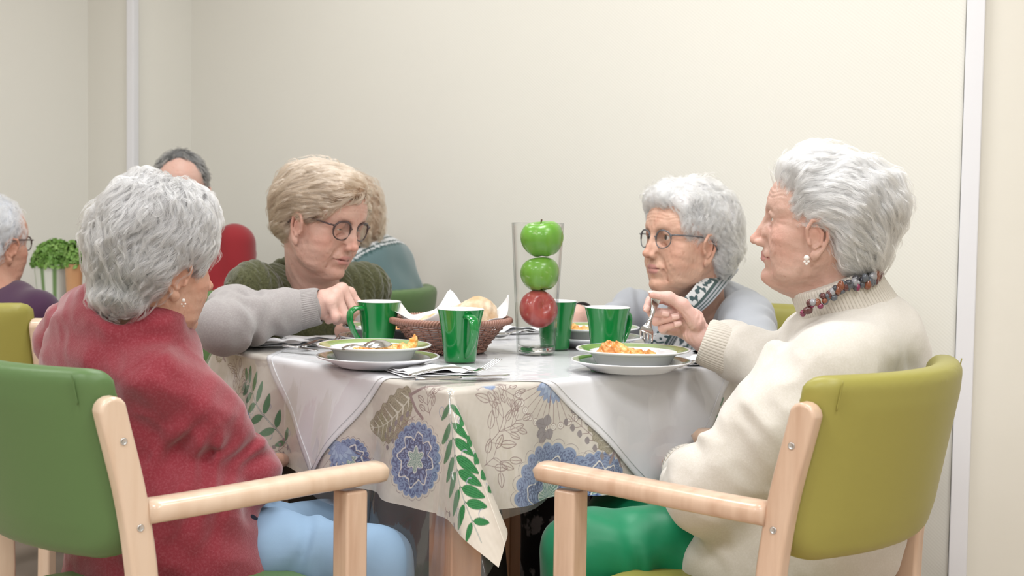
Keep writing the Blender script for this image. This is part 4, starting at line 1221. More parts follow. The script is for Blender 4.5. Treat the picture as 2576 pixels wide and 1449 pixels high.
# vase with apples
vx, vy = gz(1348, 889, TOPZ)
hv = .272; r0, r1 = .0400, .0548
pr = [(.001, .001), (r0 * .9, 0), (r0, .003)] + [(r0 + (r1 - r0) * z, z * hv) for z in np.linspace(.03, 1, 14)] + [(r1 - .001, hv + .0012), (r1 - .0028, hv)]
pr += [(r0 + (r1 - r0) * z - .0030, z * hv) for z in np.linspace(.98, .07, 14)] + [(r0 * .75, .0155), (.001, .0145)]
o = MB().lathe(pr, (vx, vy, TOPZ), 96).build('glass_vase', M_GLASS, None, True)
tag(o, 'tall clear flaring glass vase holding a stack of three apples', 'vase')
MB().lathe([(.001, .003), (r0 * .9, .003), (r0 * .92, .006), (r0 * .93, .0135), (.001, .0138)], (vx, vy, TOPZ), 64).build('glass_base', mat('solid_glass', (1, 1, 1), rough=0, trans=1.0, ior=1.45), o, True)
def apple(px, py, r, base, tilt, label, seed, stem=True, second=None):
    c = W(px, py, vy); c = np.array((vx + (c[0] - vx) * .9, vy, c[2]))
    R = rotm(x=tilt[0], y=tilt[1], z=tilt[2])
    t = thing('apple', label, 'apple', c)
    nu, nv = 40, 64; th = np.linspace(0, PI, nu); ph = np.arange(nv) / nv * 2 * PI; TH, PH = np.meshgrid(th, ph, indexing='ij')
    rho = 1 - .34 * np.exp(-(TH / .34) ** 2) - .22 * np.exp(-((PI - TH) / .30) ** 2) + .035 * np.cos(PH * 5) * (TH / PI) ** 2 * .8 + .02 * np.cos(PH * 2 + 1)
    wd = np.sin(TH) ** .92
    P = np.stack([r * rho * wd * np.cos(PH), r * rho * wd * np.sin(PH), r * .90 * (rho * np.cos(TH)) + r * .03], -1)
    P = P * (1 + .09 * np.cos(TH))[..., None] ** (1, 1, 0)
    Pw = P.reshape(-1, 3) @ R.T + c
    F = [[i * nv + j, (i + 1) * nv + j, (i + 1) * nv + (j + 1) % nv, i * nv + (j + 1) % nv] for i in range(nu - 1) for j in range(nv)]
    q = P.reshape(-1, 3).astype(np.float32); s_ = (wob(q * (1, 1, .15), 45, seed) * .5 + .5)[:, None]
    col = np.array(base) * (1 - .35 * s_) + np.array(second or base) * (.35 * s_)
    sp = (wob(q, 150, seed) > 1.15)[:, None] * .25; col = col * (1 - sp) + np.array((.7, .7, .5)) * sp
    mesh_obj('flesh', Pw, np.array(F), M_APPLE, t, True, col)
    if stem:
        sp_ = spline([(0, 0, r * .50), (.001, 0, r * .70), (.004, .001, r * .93)], 8) @ R.T + c
        MB().tube(sp_, [.0012] * 6 + [.0018, .0022], 7).build('stem', mat('stem%d' % seed, (.10, .06, .03), rough=.8), t, True)
apple(1365, 602, .0445, (.115, .33, .025), (6, -8, 0), 'top green apple, rising just above the rim of the vase', 1, True, (.20, .44, .05))
apple(1360, 691, .0415, (.13, .34, .03), (-10, 12, 90), 'middle green apple of the three in the vase', 2, False, (.24, .46, .07))
apple(1353, 778, .0400, (.36, .045, .045), (75, 10, 20), 'lowest apple in the vase, red', 3, False, (.55, .16, .12))
# ------------------------------------------------------------------ chairs
make_chair((-.527, 2.276), 43, M_GREENV, 'wooden armchair with dark green vinyl back, holding the woman in the red jacket')
make_chair((.369, 2.320), 140.6, M_LIMEV, 'wooden armchair with lime green vinyl back, holding the woman in the cream sweater', wood=M_BEECH)
# ------------------------------------------------------------------ people
M_EYE = mat('eye', vcol=True, rough=.12, coat=.6)
M_SKIN = mat('skin', vcol=True, rough=.48, spec=.38, sss=.12, bump=[(1100, .35, .0005), (190, .5, .0014), (60, .35, .0025)])
M_NAIL = mat('nail', (.80, .52, .46), rough=.25)
M_FRAME = mat('spectacle_frame', (.06, .03, .03), rough=.25, coat=.4)
M_FRAME2 = mat('spectacle_frame_grey', (.10, .10, .11), rough=.25, coat=.4)
M_GOLD = mat('earring_gold', (.75, .5, .3), rough=.2, metal=1.0)
M_PEARL = mat('pearl', (.85, .78, .74), rough=.2, coat=.5)
M_RED = mat('burgundy_fleece', (.25, .028, .042), rough=.9, spec=.2, sheen=.5, noise=(260, (.32, .065, .085), .45, .8), bump=[(700, .5, .0012), (25, .25, .004)])
M_CREAM = mat('cream_felt', (.62, .58, .52), rough=.9, spec=.15, sheen=.4, noise=(300, (.66, .62, .57), .4, .7), bump=[(900, .35, .0008), (18, .3, .005), (7, .3, .012)])
M_RIB = mat('cream_rib', (.62, .575, .51), rough=.85, spec=.15, sheen=.3)
M_BLUE = mat('light_blue_cotton', (.26, .385, .54), rough=.8, spec=.2, bump=[(900, .2, .0004), (16, .25, .004)])
M_NAVY = mat('navy_cotton', (.012, .014, .03), rough=.8)
M_GRN = mat('green_satin_trousers', (.0, .225, .095), rough=.42, spec=.4, sheen=.3, bump=[(1200, .2, .0003), (16, .3, .005)])
M_VEST = mat('olive_knit', (.060, .062, .027), rough=.95, spec=.1, sheen=.35, noise=(220, (.105, .108, .052), .4, .75), bump=[(420, .6, .0022)])
M_GREYK = mat('grey_knit', (.33, .305, .30), rough=.9, spec=.15, sheen=.4, noise=(300, (.40, .375, .37), .4, .8), bump=[(800, .4, .0008)])
M_CARD = mat('cardigan_knit', vcol=True, rough=.9, spec=.15, sheen=.35, bump=[(500, .4, .0012, (1, 1, .2))])
M_BLACKC = mat('black_cloth', (.012, .010, .010), rough=.85, noise=(8, (.03, .022, .018), .4, .8))
M_PATT = mat('black_white_print', (.02, .015, .02), rough=.8, noise=(22, (.42, .38, .42), .52, .56))
M_PURPLE = mat('purple_knit', (.050, .014, .048), rough=.9, sheen=.3)
M_TEAL = mat('teal_fleece', vcol=True, rough=.9, sheen=.4)
M_REDS = mat('red_sweater', (.27, .012, .018), rough=.85, sheen=.3)
def strand_mat(n, c):
    m = bpy.data.materials.new(n); m.use_nodes = True; nt = m.node_tree; nt.nodes.clear()
    o = nt.nodes.new('ShaderNodeOutputMaterial'); h = nt.nodes.new('ShaderNodeBsdfHairPrincipled')
    h.parametrization = 'COLOR'; h.inputs['Color'].default_value = (*c, 1); h.inputs['Roughness'].default_value = .38; h.inputs['Radial Roughness'].default_value = .75
    h.inputs['Coat'].default_value = 0.0; h.inputs['Random Roughness'].default_value = .2
    nt.links.new(h.outputs[0], o.inputs['Surface']); return m
def hairm(n, c, c2): return mat(n, c, rough=.65, spec=.2, noise=(35, c2, .35, .7)), strand_mat(n + '_strand', c2)
HM_RED = hairm('silver_hair', (.30, .295, .30), (.40, .395, .40))
HM_CREAM = hairm('white_hair', (.95, .94, .94), (.99, .985, .985))
HM_GREY = hairm('white_curly_hair', (.90, .88, .90), (.985, .98, .985))
HM_BLOND = hairm('ash_blonde_hair', (.30, .205, .145), (.41, .29, .205))
HM_DARK = hairm('dark_grey_hair', (.07, .07, .07), (.16, .16, .16))
HM_BLUE = hairm('blue_grey_hair', (.42, .44, .48), (.68, .70, .75))

def w3(*a): return W(*a).astype(np.float32)
def ydir(deg): return np.array((math.cos(math.radians(deg)), math.sin(math.radians(deg)), 0), np.float32)

def person(label, cat='person', at=(0, 0)):
    return thing('person', label, cat, (at[0], at[1], 0))

def box_of(pts, pad):
    p = np.array(pts, float); return p.min(0) - pad, p.max(0) + pad

def head_block(parent, fr, q, base, neck_to, rn=.046, h=.0016, extra=(), nf=.8, eye=True, iris=(.10, .06, .04), col2=None):
    """head, neck and any hands: ONE mesh"""
    nb = np.asarray(neck_to, np.float32)
    a0 = fr.w((-.030, 0, -.050))[0]; a1 = fr.w((.012, 0, -.085))[0]
    def f(P):
        d = head_sdf(fr.loc(P), q) * fr.s
        n = cap(P, a0, nb, rn, rn * 1.18)
        n = smin(n, cap(P, a1, nb + (a1 - a0) * .5, rn * .72, rn * nf), .03)
        n = n + .0006 * wob(P * (1, 1, .35), 40, 4)
        return smin(d, n, .022)
    lo, hi = box_of([fr.o - .135, fr.o + .14, nb - .05, nb + .05], .0)
    V, F = surf(f, lo, hi, h)
    C = skin_col(fr.loc(V), q, base)
    Vs, Fs, Cs = [V], [F], [C]; n = len(V)
    for (g, lo, hi, hh, cf, path) in extra:
        V2, F2 = surf(g, lo, hi, hh); Vs.append(V2); Fs.append(F2 + n); nh = n; n += len(V2)
        Cs.append(cf(V2))
        tb_ = MB().tube(spline([nb - (0, 0, .02)] + list(path), 30), np.linspace(.034, .020, 30), 12, False)
        Va = tb_.V[0].astype(np.float32); Fa = np.array(tb_.F)
        Vs.append(Va); Cs.append(np.tile(np.array(base, np.float32), (len(Va), 1)))
        i0 = int(np.argmin(vlen(V - Va[0]))); i1 = int(np.argmin(vlen(V2 - Va[-1])))
        Fs += [Fa + n, np.array([[n, n + 1, i0, i0]]), np.array([[n + len(Va) - 1, n + len(Va) - 2, nh + i1, nh + i1]])]; n += len(Va)
    o = mesh_obj('body', np.concatenate(Vs), np.concatenate(Fs), M_SKIN, parent, True, np.concatenate(Cs).astype(np.float32))
    if eye: eyes(fr, q, parent, iris)
    return o

def skin_plain(base, seed=0, tips=(), tipcol=(.78, .42, .36)):
    def cf(V):
        t = (wob(V, 30, seed) * .5 + .5)[:, None]
        c = np.array(base) * (1 - .22 * t) + np.array(base) * np.array((1.0, .78, .74)) * .22 * t
        for p in tips:
            w = np.exp(-(vlen(V - np.asarray(p, np.float32)) / .011) ** 2)[:, None] * .6
            c = c * (1 - w) + np.array(tipcol) * w
        return c
    return cf

def nail(p, n, t, parent, w=.0058, l=.0075):
    """small curved plate on the finger tip"""
    p = np.asarray(p, float); n = np.asarray(n, float); n /= np.linalg.norm(n); t = np.asarray(t, float); t -= (t @ n) * n; t /= np.linalg.norm(t); s = np.cross(n, t)
    u = np.linspace(-1, 1, 9); v = np.linspace(-1, 1, 7); U, V_ = np.meshgrid(u, v, indexing='ij'); U = U.ravel(); V_ = V_.ravel()
    ww = w * np.sqrt(np.clip(1 - (np.clip(V_, 0, 1)) ** 2 * .35, 0, 1))
    P = p + np.outer(U * ww, s) + np.outer(V_ * l, t) + np.outer(-(U ** 2) * w * .45 - np.clip(-V_, 0, 1) ** 2 * .0008, n)
    F = [[i * 7 + j, (i + 1) * 7 + j, (i + 1) * 7 + j + 1, i * 7 + j + 1] for i in range(8) for j in range(6)]
    o = mesh_obj('fingernail', P, F, M_NAIL, parent); o.modifiers.new('s', 'SOLIDIFY').thickness = .0006
    return o

def fold(P, a, b, n, amp, seed=0, lo=0.0, hi=1.0):
    """creases around the axis a-b"""
    a = np.asarray(a, np.float32); b = np.asarray(b, np.float32); ba = b - a; L = np.linalg.norm(ba)
    t = ((P - a) @ ba) / (L * L); m = np.clip((t - lo) / .12 + .0, 0, 1) * np.clip((hi - t) / .12, 0, 1)
    r = vlen(P - a - np.clip(t, 0, 1)[:, None] * ba); m = m * np.clip((.13 - r) / .04, 0, 1)
    return amp * m * np.sin(t * n * 6.28 + 2.6 * wob(P, 5, seed)) * (.6 + .5 * wob(P, 4, seed + 1))

def glasses(parent, fr, mat_f, rl=.0215, ry=.86, x0=.0915, z0=-.004, tx=.080, tilt=0.0, thick=.0014):
    ms = MB(); R = []
    for s in (-1, 1):
        a = np.linspace(0, 2 * PI, 49); c = np.array((x0, s * .0335, z0))
        sup = np.abs(np.cos(a)) ** .9 * np.sign(np.cos(a)); su2 = np.abs(np.sin(a)) ** .9 * np.sign(np.sin(a))
        P = np.c_[c[0] - .32 * np.abs(sup * rl) * (sup * s > 0), c[1] + sup * rl, c[2] + su2 * rl * ry]
        ms.tube(fr.w(P), np.where(su2 > 0, thick * 1.25, thick * .8) * fr.s, 7, False)
        R.append(P)
        tp = spline([(x0 - .009, s * (.0335 + rl), z0 + .009), (.075, s * .070, z0 + .010), (.02, s * .0765, z0 + .008), (-.006, s * .079, z0 + .002), (-.022, s * .080, z0 - .018)], 20)
        ms.tube(fr.w(tp), thick * 1.05 * fr.s, 7)
        ms.tube(fr.w([(x0 - .006, s * (.0335 + rl) - s * .001, z0 + .008), (x0 - .009, s * (.0335 + rl) + s * .0015, z0 + .009)]), thick * 1.5 * fr.s, 7)
    ms.tube(fr.w(spline([(x0, -.0125, z0 + .004), (x0 + .002, 0, z0 + .007), (x0, .0125, z0 + .004)], 8)), thick * 1.1 * fr.s, 7)
    o = ms.build('glasses', mat_f, parent, True)
    for P in R:
        c = P[:-1].mean(0); rings = [fr.w(c + (P[:-1] - c) * k) for k in (.03, .5, .97)]
        n = len(P) - 1; V = np.concatenate(rings)
        F = [[i * n + j, i * n + (j + 1) % n, (i + 1) * n + (j + 1) % n, (i + 1) * n + j] for i in range(2) for j in range(n)]
        mesh_obj('lens', V, F, M_LENS, o)
    return o

def earring(parent, fr, side, q, r=.0042):
    c = fr.w((.000 + q['ear'][0], side * .0790, -.046 + q['ear'][1]))[0]
    mb = MB()
    for dx, dz, rr in ((0, 0, r), (.003, -.006, r * .55), (-.003, -.0065, r * .5), (0, -.010, r * .5)):
        u = np.linspace(0, PI, 9); mb.lathe([(max(math.sin(a) * rr, 1e-4), -math.cos(a) * rr) for a in u], c + np.array((dx, -.001, dz)), 14)
    return mb.build('earring', M_PEARL, parent, True)

def sym(Q): 
    X = Q.copy(); X[:, 1] = np.abs(X[:, 1]); return X

def torso_sdf(P, fr, parts, k=.06):
    Q = fr.loc(P); d = None
    for c, r in parts:
        e = ell(Q, c, r); d = e if d is None else smin(d, e, k)
    return d

# ================================================================== woman in the burgundy jacket
PR = person('seated person, silver hair, burgundy jacket, light blue trousers, seen from behind', at=(-.55, 2.32))
q = dict(HEAD); q.update(jowl=1.3, lid=0, lips=.6, ear=(.012, -.014)); base = (.56, .34, .25)
fr = Frame(w3(390, 652, 2.36), 46, -6, 2, 1.03)
nb = w3(372, 850, 2.38)
handR = w3(655, 1165, 2.68)
def hand_blob(c, d, r=.022):
    c = np.asarray(c, np.float32)
    return lambda P: chain(P, [c - np.asarray(d) * .05, c, c + np.asarray(d) * .05], [.020, r, .014], .02)
fwd = ydir(43)
head_block(PR, fr, q, base, nb, .050, .0018, nf=.35, extra=[(hand_blob(handR, fwd), handR - .1, handR + .1, .004, skin_plain(base), [w3(395, 975, 2.34), w3(610, 1190, 2.40), handR - fwd * .06])])
earring(PR, fr, -1, q, .0030)
def vol_red(Q):
    X = sym(Q)
    d = ell(X, (-.010, 0, .038), (.104, .097, .106))
    d = smin(d, ell(X, (-.036, 0, -.012), (.064, .088, .070)), .04)
    d = smin(d, ell(X, (.040, .0, .07), (.058, .082, .052)), .03)
    d = smin(d, ell(X, (-.058, 0, -.066), (.036, .062, .026)), .025)
    d = smax(d, -ell(X, (.118, 0, -.045), (.070, .13, .10)), .02)
    d = smax(d, -ell(X, (.014, .105, -.046), (.040, .050, .040)), .012)
    d = smax(d, -ell(X, (.05, .07, -.10), (.085, .08, .072)), .02)
    return d + .004 * wob(X, 9, 2)
def flow_down(c=(.02, 0, .16), g=.5):
    c = np.array(c, np.float32)
    def fl(Q):
        t = Q - c; t[:, 2] -= g * .1; return t
    return fl
hair_part('hair', fr, PR, vol_red, None, 2300, 26, .058, flow_down((.025, .01, .15)), *HM_RED, rad=.00013, wave=.0095, wfreq=95, clump=.0068, seed=11,
          lo=(-.17, -.14, -.17), hi=(.14, .14, .17), lift=.5, flyaway=.06, bumpy=.005)
ft = Frame(w3(300, 965, 2.42), 43, -14, 0, 1)
SR, ER, WR_ = w3(392, 950, 2.29), w3(612, 1192, 2.40), w3(640, 1180, 2.63)
SL, EL, WL = w3(185, 850, 2.60), w3(260, 1150, 2.85), w3(480, 1140, 2.95)
belly = w3(405, 1265, 2.385)
fb = Frame(belly, 43, 0, 0, 1)
def jacket(P):
    d = ell(ft.loc(P), (0, 0, 0), (.122, .190, .175))
    d = smin(d, ell(ft.loc(P), (-.030, 0, .092), (.086, .150, .088)), .06)
    d = smin(d, ell(fb.loc(P), (0, 0, 0), (.150, .180, .165)), .08)
    d = smin(d, ell(fb.loc(P), (.015, 0, -.15), (.175, .215, .16)), .06)
    a = chain(P, [SR, (SR + ER) / 2 + (.012, -.01, .012), ER, WR_], [.066, .057, .056, .046], .04)
    a = a + fold(P, SR, ER, 4.5, .0045, 1, .45, 1.15) + fold(P, ER, SR, 2.2, .004, 3, .1, .9)
    b = chain(P, [SL, EL, WL], [.076, .060, .045], .04)
    d = smin(d, a, .028); d = smin(d, b, .03)
    # collar
    n0 = w3(352, 815, 2.365); ax = fr.w((-.030, 0, -.05))[0] - nb; ax = ax / np.linalg.norm(ax)
    v = P - n0; hgt = v @ ax; rad_ = vlen(v - hgt[:, None] * ax)
    ring = np.sqrt((rad_ - .068) ** 2 + (np.clip(hgt, -.02, .022) - hgt) ** 2) - .0055
    d = smin(d, ring, .03)
    d = smax(d, -np.maximum(rad_ - .061, -(hgt - .012)), .008)
    # creases
    d = d + (.006 * wob(P * (1, 1, 1.6), 5, 4) + .003 * np.abs(wob(P, 8, 2))) * np.clip((1.0 - P[:, 2]) / .1, 0, 1)
    d = d + fold(P, w3(600, 1250, 2.33), w3(340, 1180, 2.30), 3.2, .005, 5) 
    # armhole seam
    sv = P - SR; pl = np.abs(sv @ np.array((.50, -.10, -.62), np.float32) + .018); d = d + .0016 * np.exp(-(pl / .0022) ** 2) * (vlen(sv) < .11)
    ln = cap(P, w3(430, 905, 2.20), w3(640, 1150, 2.33), .001); d = d + .0012 * np.exp(-(ln / .0030) ** 2)
    return d
V, F = surf(jacket, (-1.02, 2.05, .34), (-.30, 3.05, 1.02), .0048)
jk = mesh_obj('jacket', V, F, M_RED, PR)
def shirt(P): return ell(fb.loc(P), (.022, 0, -.05), (.150, .17, .12))
V, F = surf(shirt, belly - .25, belly + .25, .008); mesh_obj('undershirt', V, F, M_NAVY, PR)
def trousers(P, hip, knees, feet, r0, r1, r2, seed=0, amp=.005):
    d = ell(P, hip, (.14, .14, .10))
    for hp, kn, ft_ in zip((hip + (0, 0, 0), hip), knees, feet):
        s = (kn - hip) / np.linalg.norm(kn - hip)
        e = chain(P, [kn - s * .36, kn - s * .18, kn, ft_], [r0, (r0 + r1) / 2, r1, r2], .03)
        e = e + fold(P, kn - s * .36, kn, 5, amp, seed, .1, .9) + amp * .6 * wob(P * (1, 1, 1), 6, seed)
        d = smin(d, e, .035)
    return d
hipR = np.array((-.56, 2.44, .45), np.float32)
kR, kL = w3(935, 1428, 2.36), w3(822, 1352, 2.62)
fR, fL = np.array((-.20, 2.40, .07), np.float32), np.array((-.28, 2.66, .07), np.float32)
V, F = surf(lambda P: trousers(P, hipR, (kR, kL), (fR, fL), .082, .068, .052, 1), (-.85, 2.05, .0), (-.05, 2.9, .66), .0065)
mesh_obj('trousers', V, F, M_BLUE, PR)
def shoes(P, feet, yaw):
    d = None
    for f in feet:
        e = cap(P, np.array((f[0], f[1], .045)), np.array((f[0], f[1], .035)) + ydir(yaw) * .13, .040, .034)
        e = smax(e, -(P[:, 2] - .002), .01); d = e if d is None else np.minimum(d, e)
    return d
def shoe_parts(parent, feet, yaw, m=M_BLACKC):
    for f in feet:
        V, F = surf(lambda P: shoes(P, [f], yaw), np.array((f[0] - .2, f[1] - .2, -.01)), np.array((f[0] + .2, f[1] + .2, .12)), .007)
        mesh_obj('shoe', V, F, m, parent)
shoe_parts(PR, (fR, fL), 43)

# ================================================================== woman in the cream sweater
PC = person('seated person, white swept-back hair, cream turtleneck sweater, green trousers, lifting a fork', at=(.42, 2.42))
q = dict(HEAD); q.update(nose=1.06, nose_drop=.004, jowl=1.1, lid=.0026, lid_z=-.001, lips=.45, cheek=.85, nosew=.95, ear=(.013, -.014), chin=.001, wid=.96); base = (.58, .38, .31)
fr = Frame(w3(2062, 562, 2.41), 166, 5, 0, .985)
nb = w3(2125, 780, 2.43)
# right hand with the fork
g = lambda px, py, Y: w3(px, py, Y)
wr = g(1785, 862, 2.655)
fing = [([g(1712, 768, 2.695), g(1668, 752, 2.700), g(1636, 755, 2.678), g(1626, 776, 2.657)], [.0105, .0092, .0084, .0070]),
        ([g(1712, 792, 2.700), g(1650, 786, 2.702), g(1641, 788, 2.672), g(1675, 789, 2.650)], [.0105, .0094, .0086, .0070]),
        ([g(1716, 814, 2.700), g(1656, 808, 2.700), g(1650, 808, 2.668), g(1700, 797, 2.648)], [.0105, .0092, .0086, .0070]),
        ([g(1722, 836, 2.695), g(1670, 830, 2.692), g(1666, 826, 2.668), g(1706, 815, 2.650)], [.0098, .0082, .0078, .0064])]
thumb = [g(1752, 812, 2.650), g(1716, 766, 2.644), g(1682, 747, 2.642), g(1641, 741, 2.648)]
def hand_c(P):
    d = None
    for pts, rs in fing:
        e = chain(P, pts, rs, .004); d = e if d is None else np.minimum(d, e)
    palm = None
    for k, (pts, rs) in enumerate(fing):
        e = cap(P, wr + (0, .008, 0), pts[0], .018, .0135); palm = e if palm is None else smin(palm, e, .014)
    palm = smin(palm, ell(P, g(1738, 800, 2.668), (.024, .016, .020)), .016)
    palm = smin(palm, ell(P, g(1748, 846, 2.664), (.022, .015, .016)), .014)
    t = chain(P, thumb, [.0165, .0120, .0098, .0072], .008)
    d = smin(d, palm, .0055); d = smin(d, t, .006)
    d = smin(d, cap(P, wr, wr + (.10, -.03, -.03), .023, .027), .02)
    return d + .0005 * np.sin(P[:, 0] * 700 + 5 * wob(P, 16, 2)) * np.clip(wob(P, 9, 1) + .3, 0, 1)
lo, hi = box_of([p for f_ in fing for p in f_[0]] + thumb + [wr, wr + (.10, -.03, -.03)], .03)
tips = [f_[0][3] for f_ in fing] + [thumb[3]]
hL = w3(1728, 1178, 2.60)
head_block(PC, fr, q, base, nb, .050, .0016, extra=[(hand_c, lo, hi, .0013, skin_plain((.72, .47, .41), 2, tips), [w3(2060, 900, 2.58), w3(2005, 965, 2.53), wr + (.09, -.025, -.025)]), (hand_blob(hL, ydir(140)), hL - .1, hL + .1, .004, skin_plain(base), [w3(2085, 960, 2.31), w3(1775, 1228, 2.29), hL - ydir(140) * .06])], iris=(.15, .12, .08))
cmn = np.array((0, -1, 0.0))
for pts, rs in fing[1:]:
    t_ = pts[3] - pts[2]; nail(pts[3] + np.array((-.001, -rs[3] * .93, .0015)), (.10, -1, .25), t_, PC)
nail(fing[0][0][3] + np.array((.0015, -.0066, -.0005)), (.2, -1, .0), fing[0][0][3] - fing[0][0][2], PC, .0052, .0068)
nail(thumb[3] + np.array((-.001, -.001, .0068)), (-.15, -.35, 1), thumb[3] - thumb[2], PC)
# ring
c = (fing[2][0][1] + fing[2][0][0]) / 2 * .0 + fing[2][0][1] + np.array((.004, -.004, -.003)); MBr = MB(); a = np.linspace(0, 2 * PI, 25)
MBr.tube(c + np.c_[.0016 * np.sin(a), .0105 * np.cos(a), .0105 * np.sin(a)], .0011, 6, False); MBr.build('ring', M_GOLD, PC, True)
earring(PC, fr, 1, q, .0050)
def vol_cream(Q):
    X = sym(Q)
    d = ell(X, (-.030, 0, .034), (.110, .095, .096))
    d = smin(d, ell(X, (-.082, 0, .042), (.058, .076, .060)), .03)
    d = smin(d, ell(X, (-.066, 0, -.03), (.056, .080, .062)), .03)
    d = smin(d, ell(X, (.030, 0, .092), (.048, .072, .040)), .03)
    d = smax(d, -ell(X, (.128, 0, -.028), (.084, .100, .106)), .020)
    d = smax(d, -ell(X, (-.002, .100, -.036), (.034, .050, .040)), .010)
    d = smax(d, -ell(X, (.045, .06, -.10), (.085, .09, .080)), .02)
    return d + .004 * wob(X, 9, 3)
def flow_back(Q):
    t = np.zeros_like(Q); t[:, 0] = -1; t[:, 2] = .35 - 9 * np.clip(.05 - Q[:, 0] - .03, 0, 1) - 3 * np.clip(.02 - Q[:, 2], 0, 1) * 2
    t[:, 2] += 1.0 * (Q[:, 0] > .03); return t
hair_part('hair', fr, PC, vol_cream, None, 2300, 26, .055, flow_back, *HM_CREAM, rad=.00013, wave=.005, wfreq=75, clump=.0070, seed=21,
          lo=(-.19, -.13, -.16), hi=(.14, .13, .17), lift=.5, flyaway=.06, bumpy=.004)
ft2 = Frame(w3(2135, 965, 2.44), 160, -6, 0, 1)
S1, E1_, W1 = w3(2085, 945, 2.29), w3(1775, 1228, 2.29), w3(1728, 1180, 2.53)
S2, E2_, W2 = w3(2060, 880, 2.60), w3(2005, 965, 2.53), w3(1805, 870, 2.63)
bc = w3(2040, 1290, 2.42); bl = w3(1905, 1425, 2.36)
fbc = Frame(bc, 150, 0, 0, 1)
def sweater(P):
    d = ell(ft2.loc(P), (0, 0, -.02), (.140, .165, .175))
    d = smin(d, ell(ft2.loc(P), (-.050, 0, .075), (.085, .145, .080)), .05)
    d = smin(d, ell(fbc.loc(P), (0, 0, 0), (.165, .185, .175)), .07)
    d = smin(d, ell(fbc.loc(P), (.06, 0, -.14), (.170, .190, .13)), .05)
    d = smin(d, ell(P, w3(1895, 1420, 2.37), (.125, .13, .085)), .05)
    a = chain(P, [S1, (S1 + E1_) / 2 + (.006, -.006, .006), E1_, W1], [.088, .078, .064, .046], .05)
    a = a + fold(P, S1, E1_, 3.5, .0065, 2, .3, 1.15) + fold(P, E1_, W1, 3, .004, 4, .0, .9)
    b = chain(P, [S2, E2_, W2 + (.035, -.006, -.012), W2 + (.012, 0, -.003)], [.080, .062, .050, .043], .03)
    b = b + fold(P, E2_, W2, 2.5, .003, 6, .1, .9)
    d = smin(d, a, .055); d = smin(d, b, .018)
    d = smin(d, cap(P, w3(1945, 880, 2.36), w3(1880, 1000, 2.33), .020, .012), .03)
    d = d + .007 * wob(P * (1, 1, 1.4), 4.5, 6) + .0025 * np.abs(wob(P, 8, 2))
    d = d + fold(P, w3(2300, 1000, 2.40), w3(2080, 1120, 2.3), 2.6, .005, 1)
    for p0, p1 in ((w3(1990, 800, 2.36), w3(1850, 965, 2.25)), (w3(1850, 965, 2.22), w3(1975, 1110, 2.19))):
        ln = cap(P, p0, p1, .001); d = d + .0010 * np.exp(-(ln / .0030) ** 2)
    ln = cap(P, w3(1955, 860, 2.33), w3(1905, 905, 2.31), .004, .002); d = smax(d, -ln, .012)
    n0 = nb + np.array((.0, 0, .0)); v = P - n0; rad_ = vlen(v * (1, 1, 0)); d = smax(d, -np.maximum(rad_ - .060, -(v[:, 2] - .0)), .015)
    return d
V, F = surf(sweater, (.10, 2.05, .32), (.98, 2.95, 1.06), .0048)
sw = mesh_obj('sweater', V, F, M_CREAM, PC)
# ribbed turtleneck collar: rings along the neck axis, inner up, folded over outside
def ribtube(name, pts, rads, n, m, parent, ribs=44, amp=.0016, squash=None, k=264, up=(0, 0, 1), close=False):
    P = spline(pts, n); r = np.interp(np.linspace(0, 1, n), np.linspace(0, 1, len(rads)), rads)
    T = np.gradient(P, axis=0); T /= np.linalg.norm(T, axis=1)[:, None]; a = np.arange(k) / k * 2 * PI; rs = []
    u = np.cross(T[0], np.array(up, float)); u /= np.linalg.norm(u)
    for i in range(n):
        u = u - (u @ T[i]) * T[i]; u /= np.linalg.norm(u); v = np.cross(T[i], u)
        rr = r[i] + amp * np.abs(np.sin(a * ribs / 2)) ** .7 - amp
        rs.append(P[i] + (np.cos(a) * rr)[:, None] * u + (np.sin(a) * rr * (squash or 1))[:, None] * v)
    mb = MB().rings(rs, False)
    o = mb.build(name, m, parent, True); o.modifiers.new('s', 'SOLIDIFY').thickness = -.003
    return o
c0, c1 = w3(2140, 800, 2.43), w3(2095, 700, 2.42)
ribtube('turtleneck_collar', [c0 + (c0 - c1) * .15, c0, (c0 + c1) / 2, c1, c1 + (c1 - c0) * .08, c1 + (c1 - c0) * .03], [.094, .087, .079, .0755, .072, .066], 26, M_RIB, PC, 84, .0022, 1.0, 420)
ribtube('cuff', [W2 + np.array((.032, -.006, -.010)), W2 + np.array((.0, 0, .0)), W2 + np.array((-.020, .002, .006)), W2 + np.array((-.026, .003, .008))], [.0470, .0450, .0425, .0385], 20, M_RIB, PC, 52, .0020, 1.0, 300, up=(0, 1, 0))
ribtube('cuff', [W1 + (E1_ - W1) * .25, W1, W1 + (W1 - E1_) * .08], [.050, .044, .038], 12, M_RIB, PC, 44, .0018, 1.0, 220)
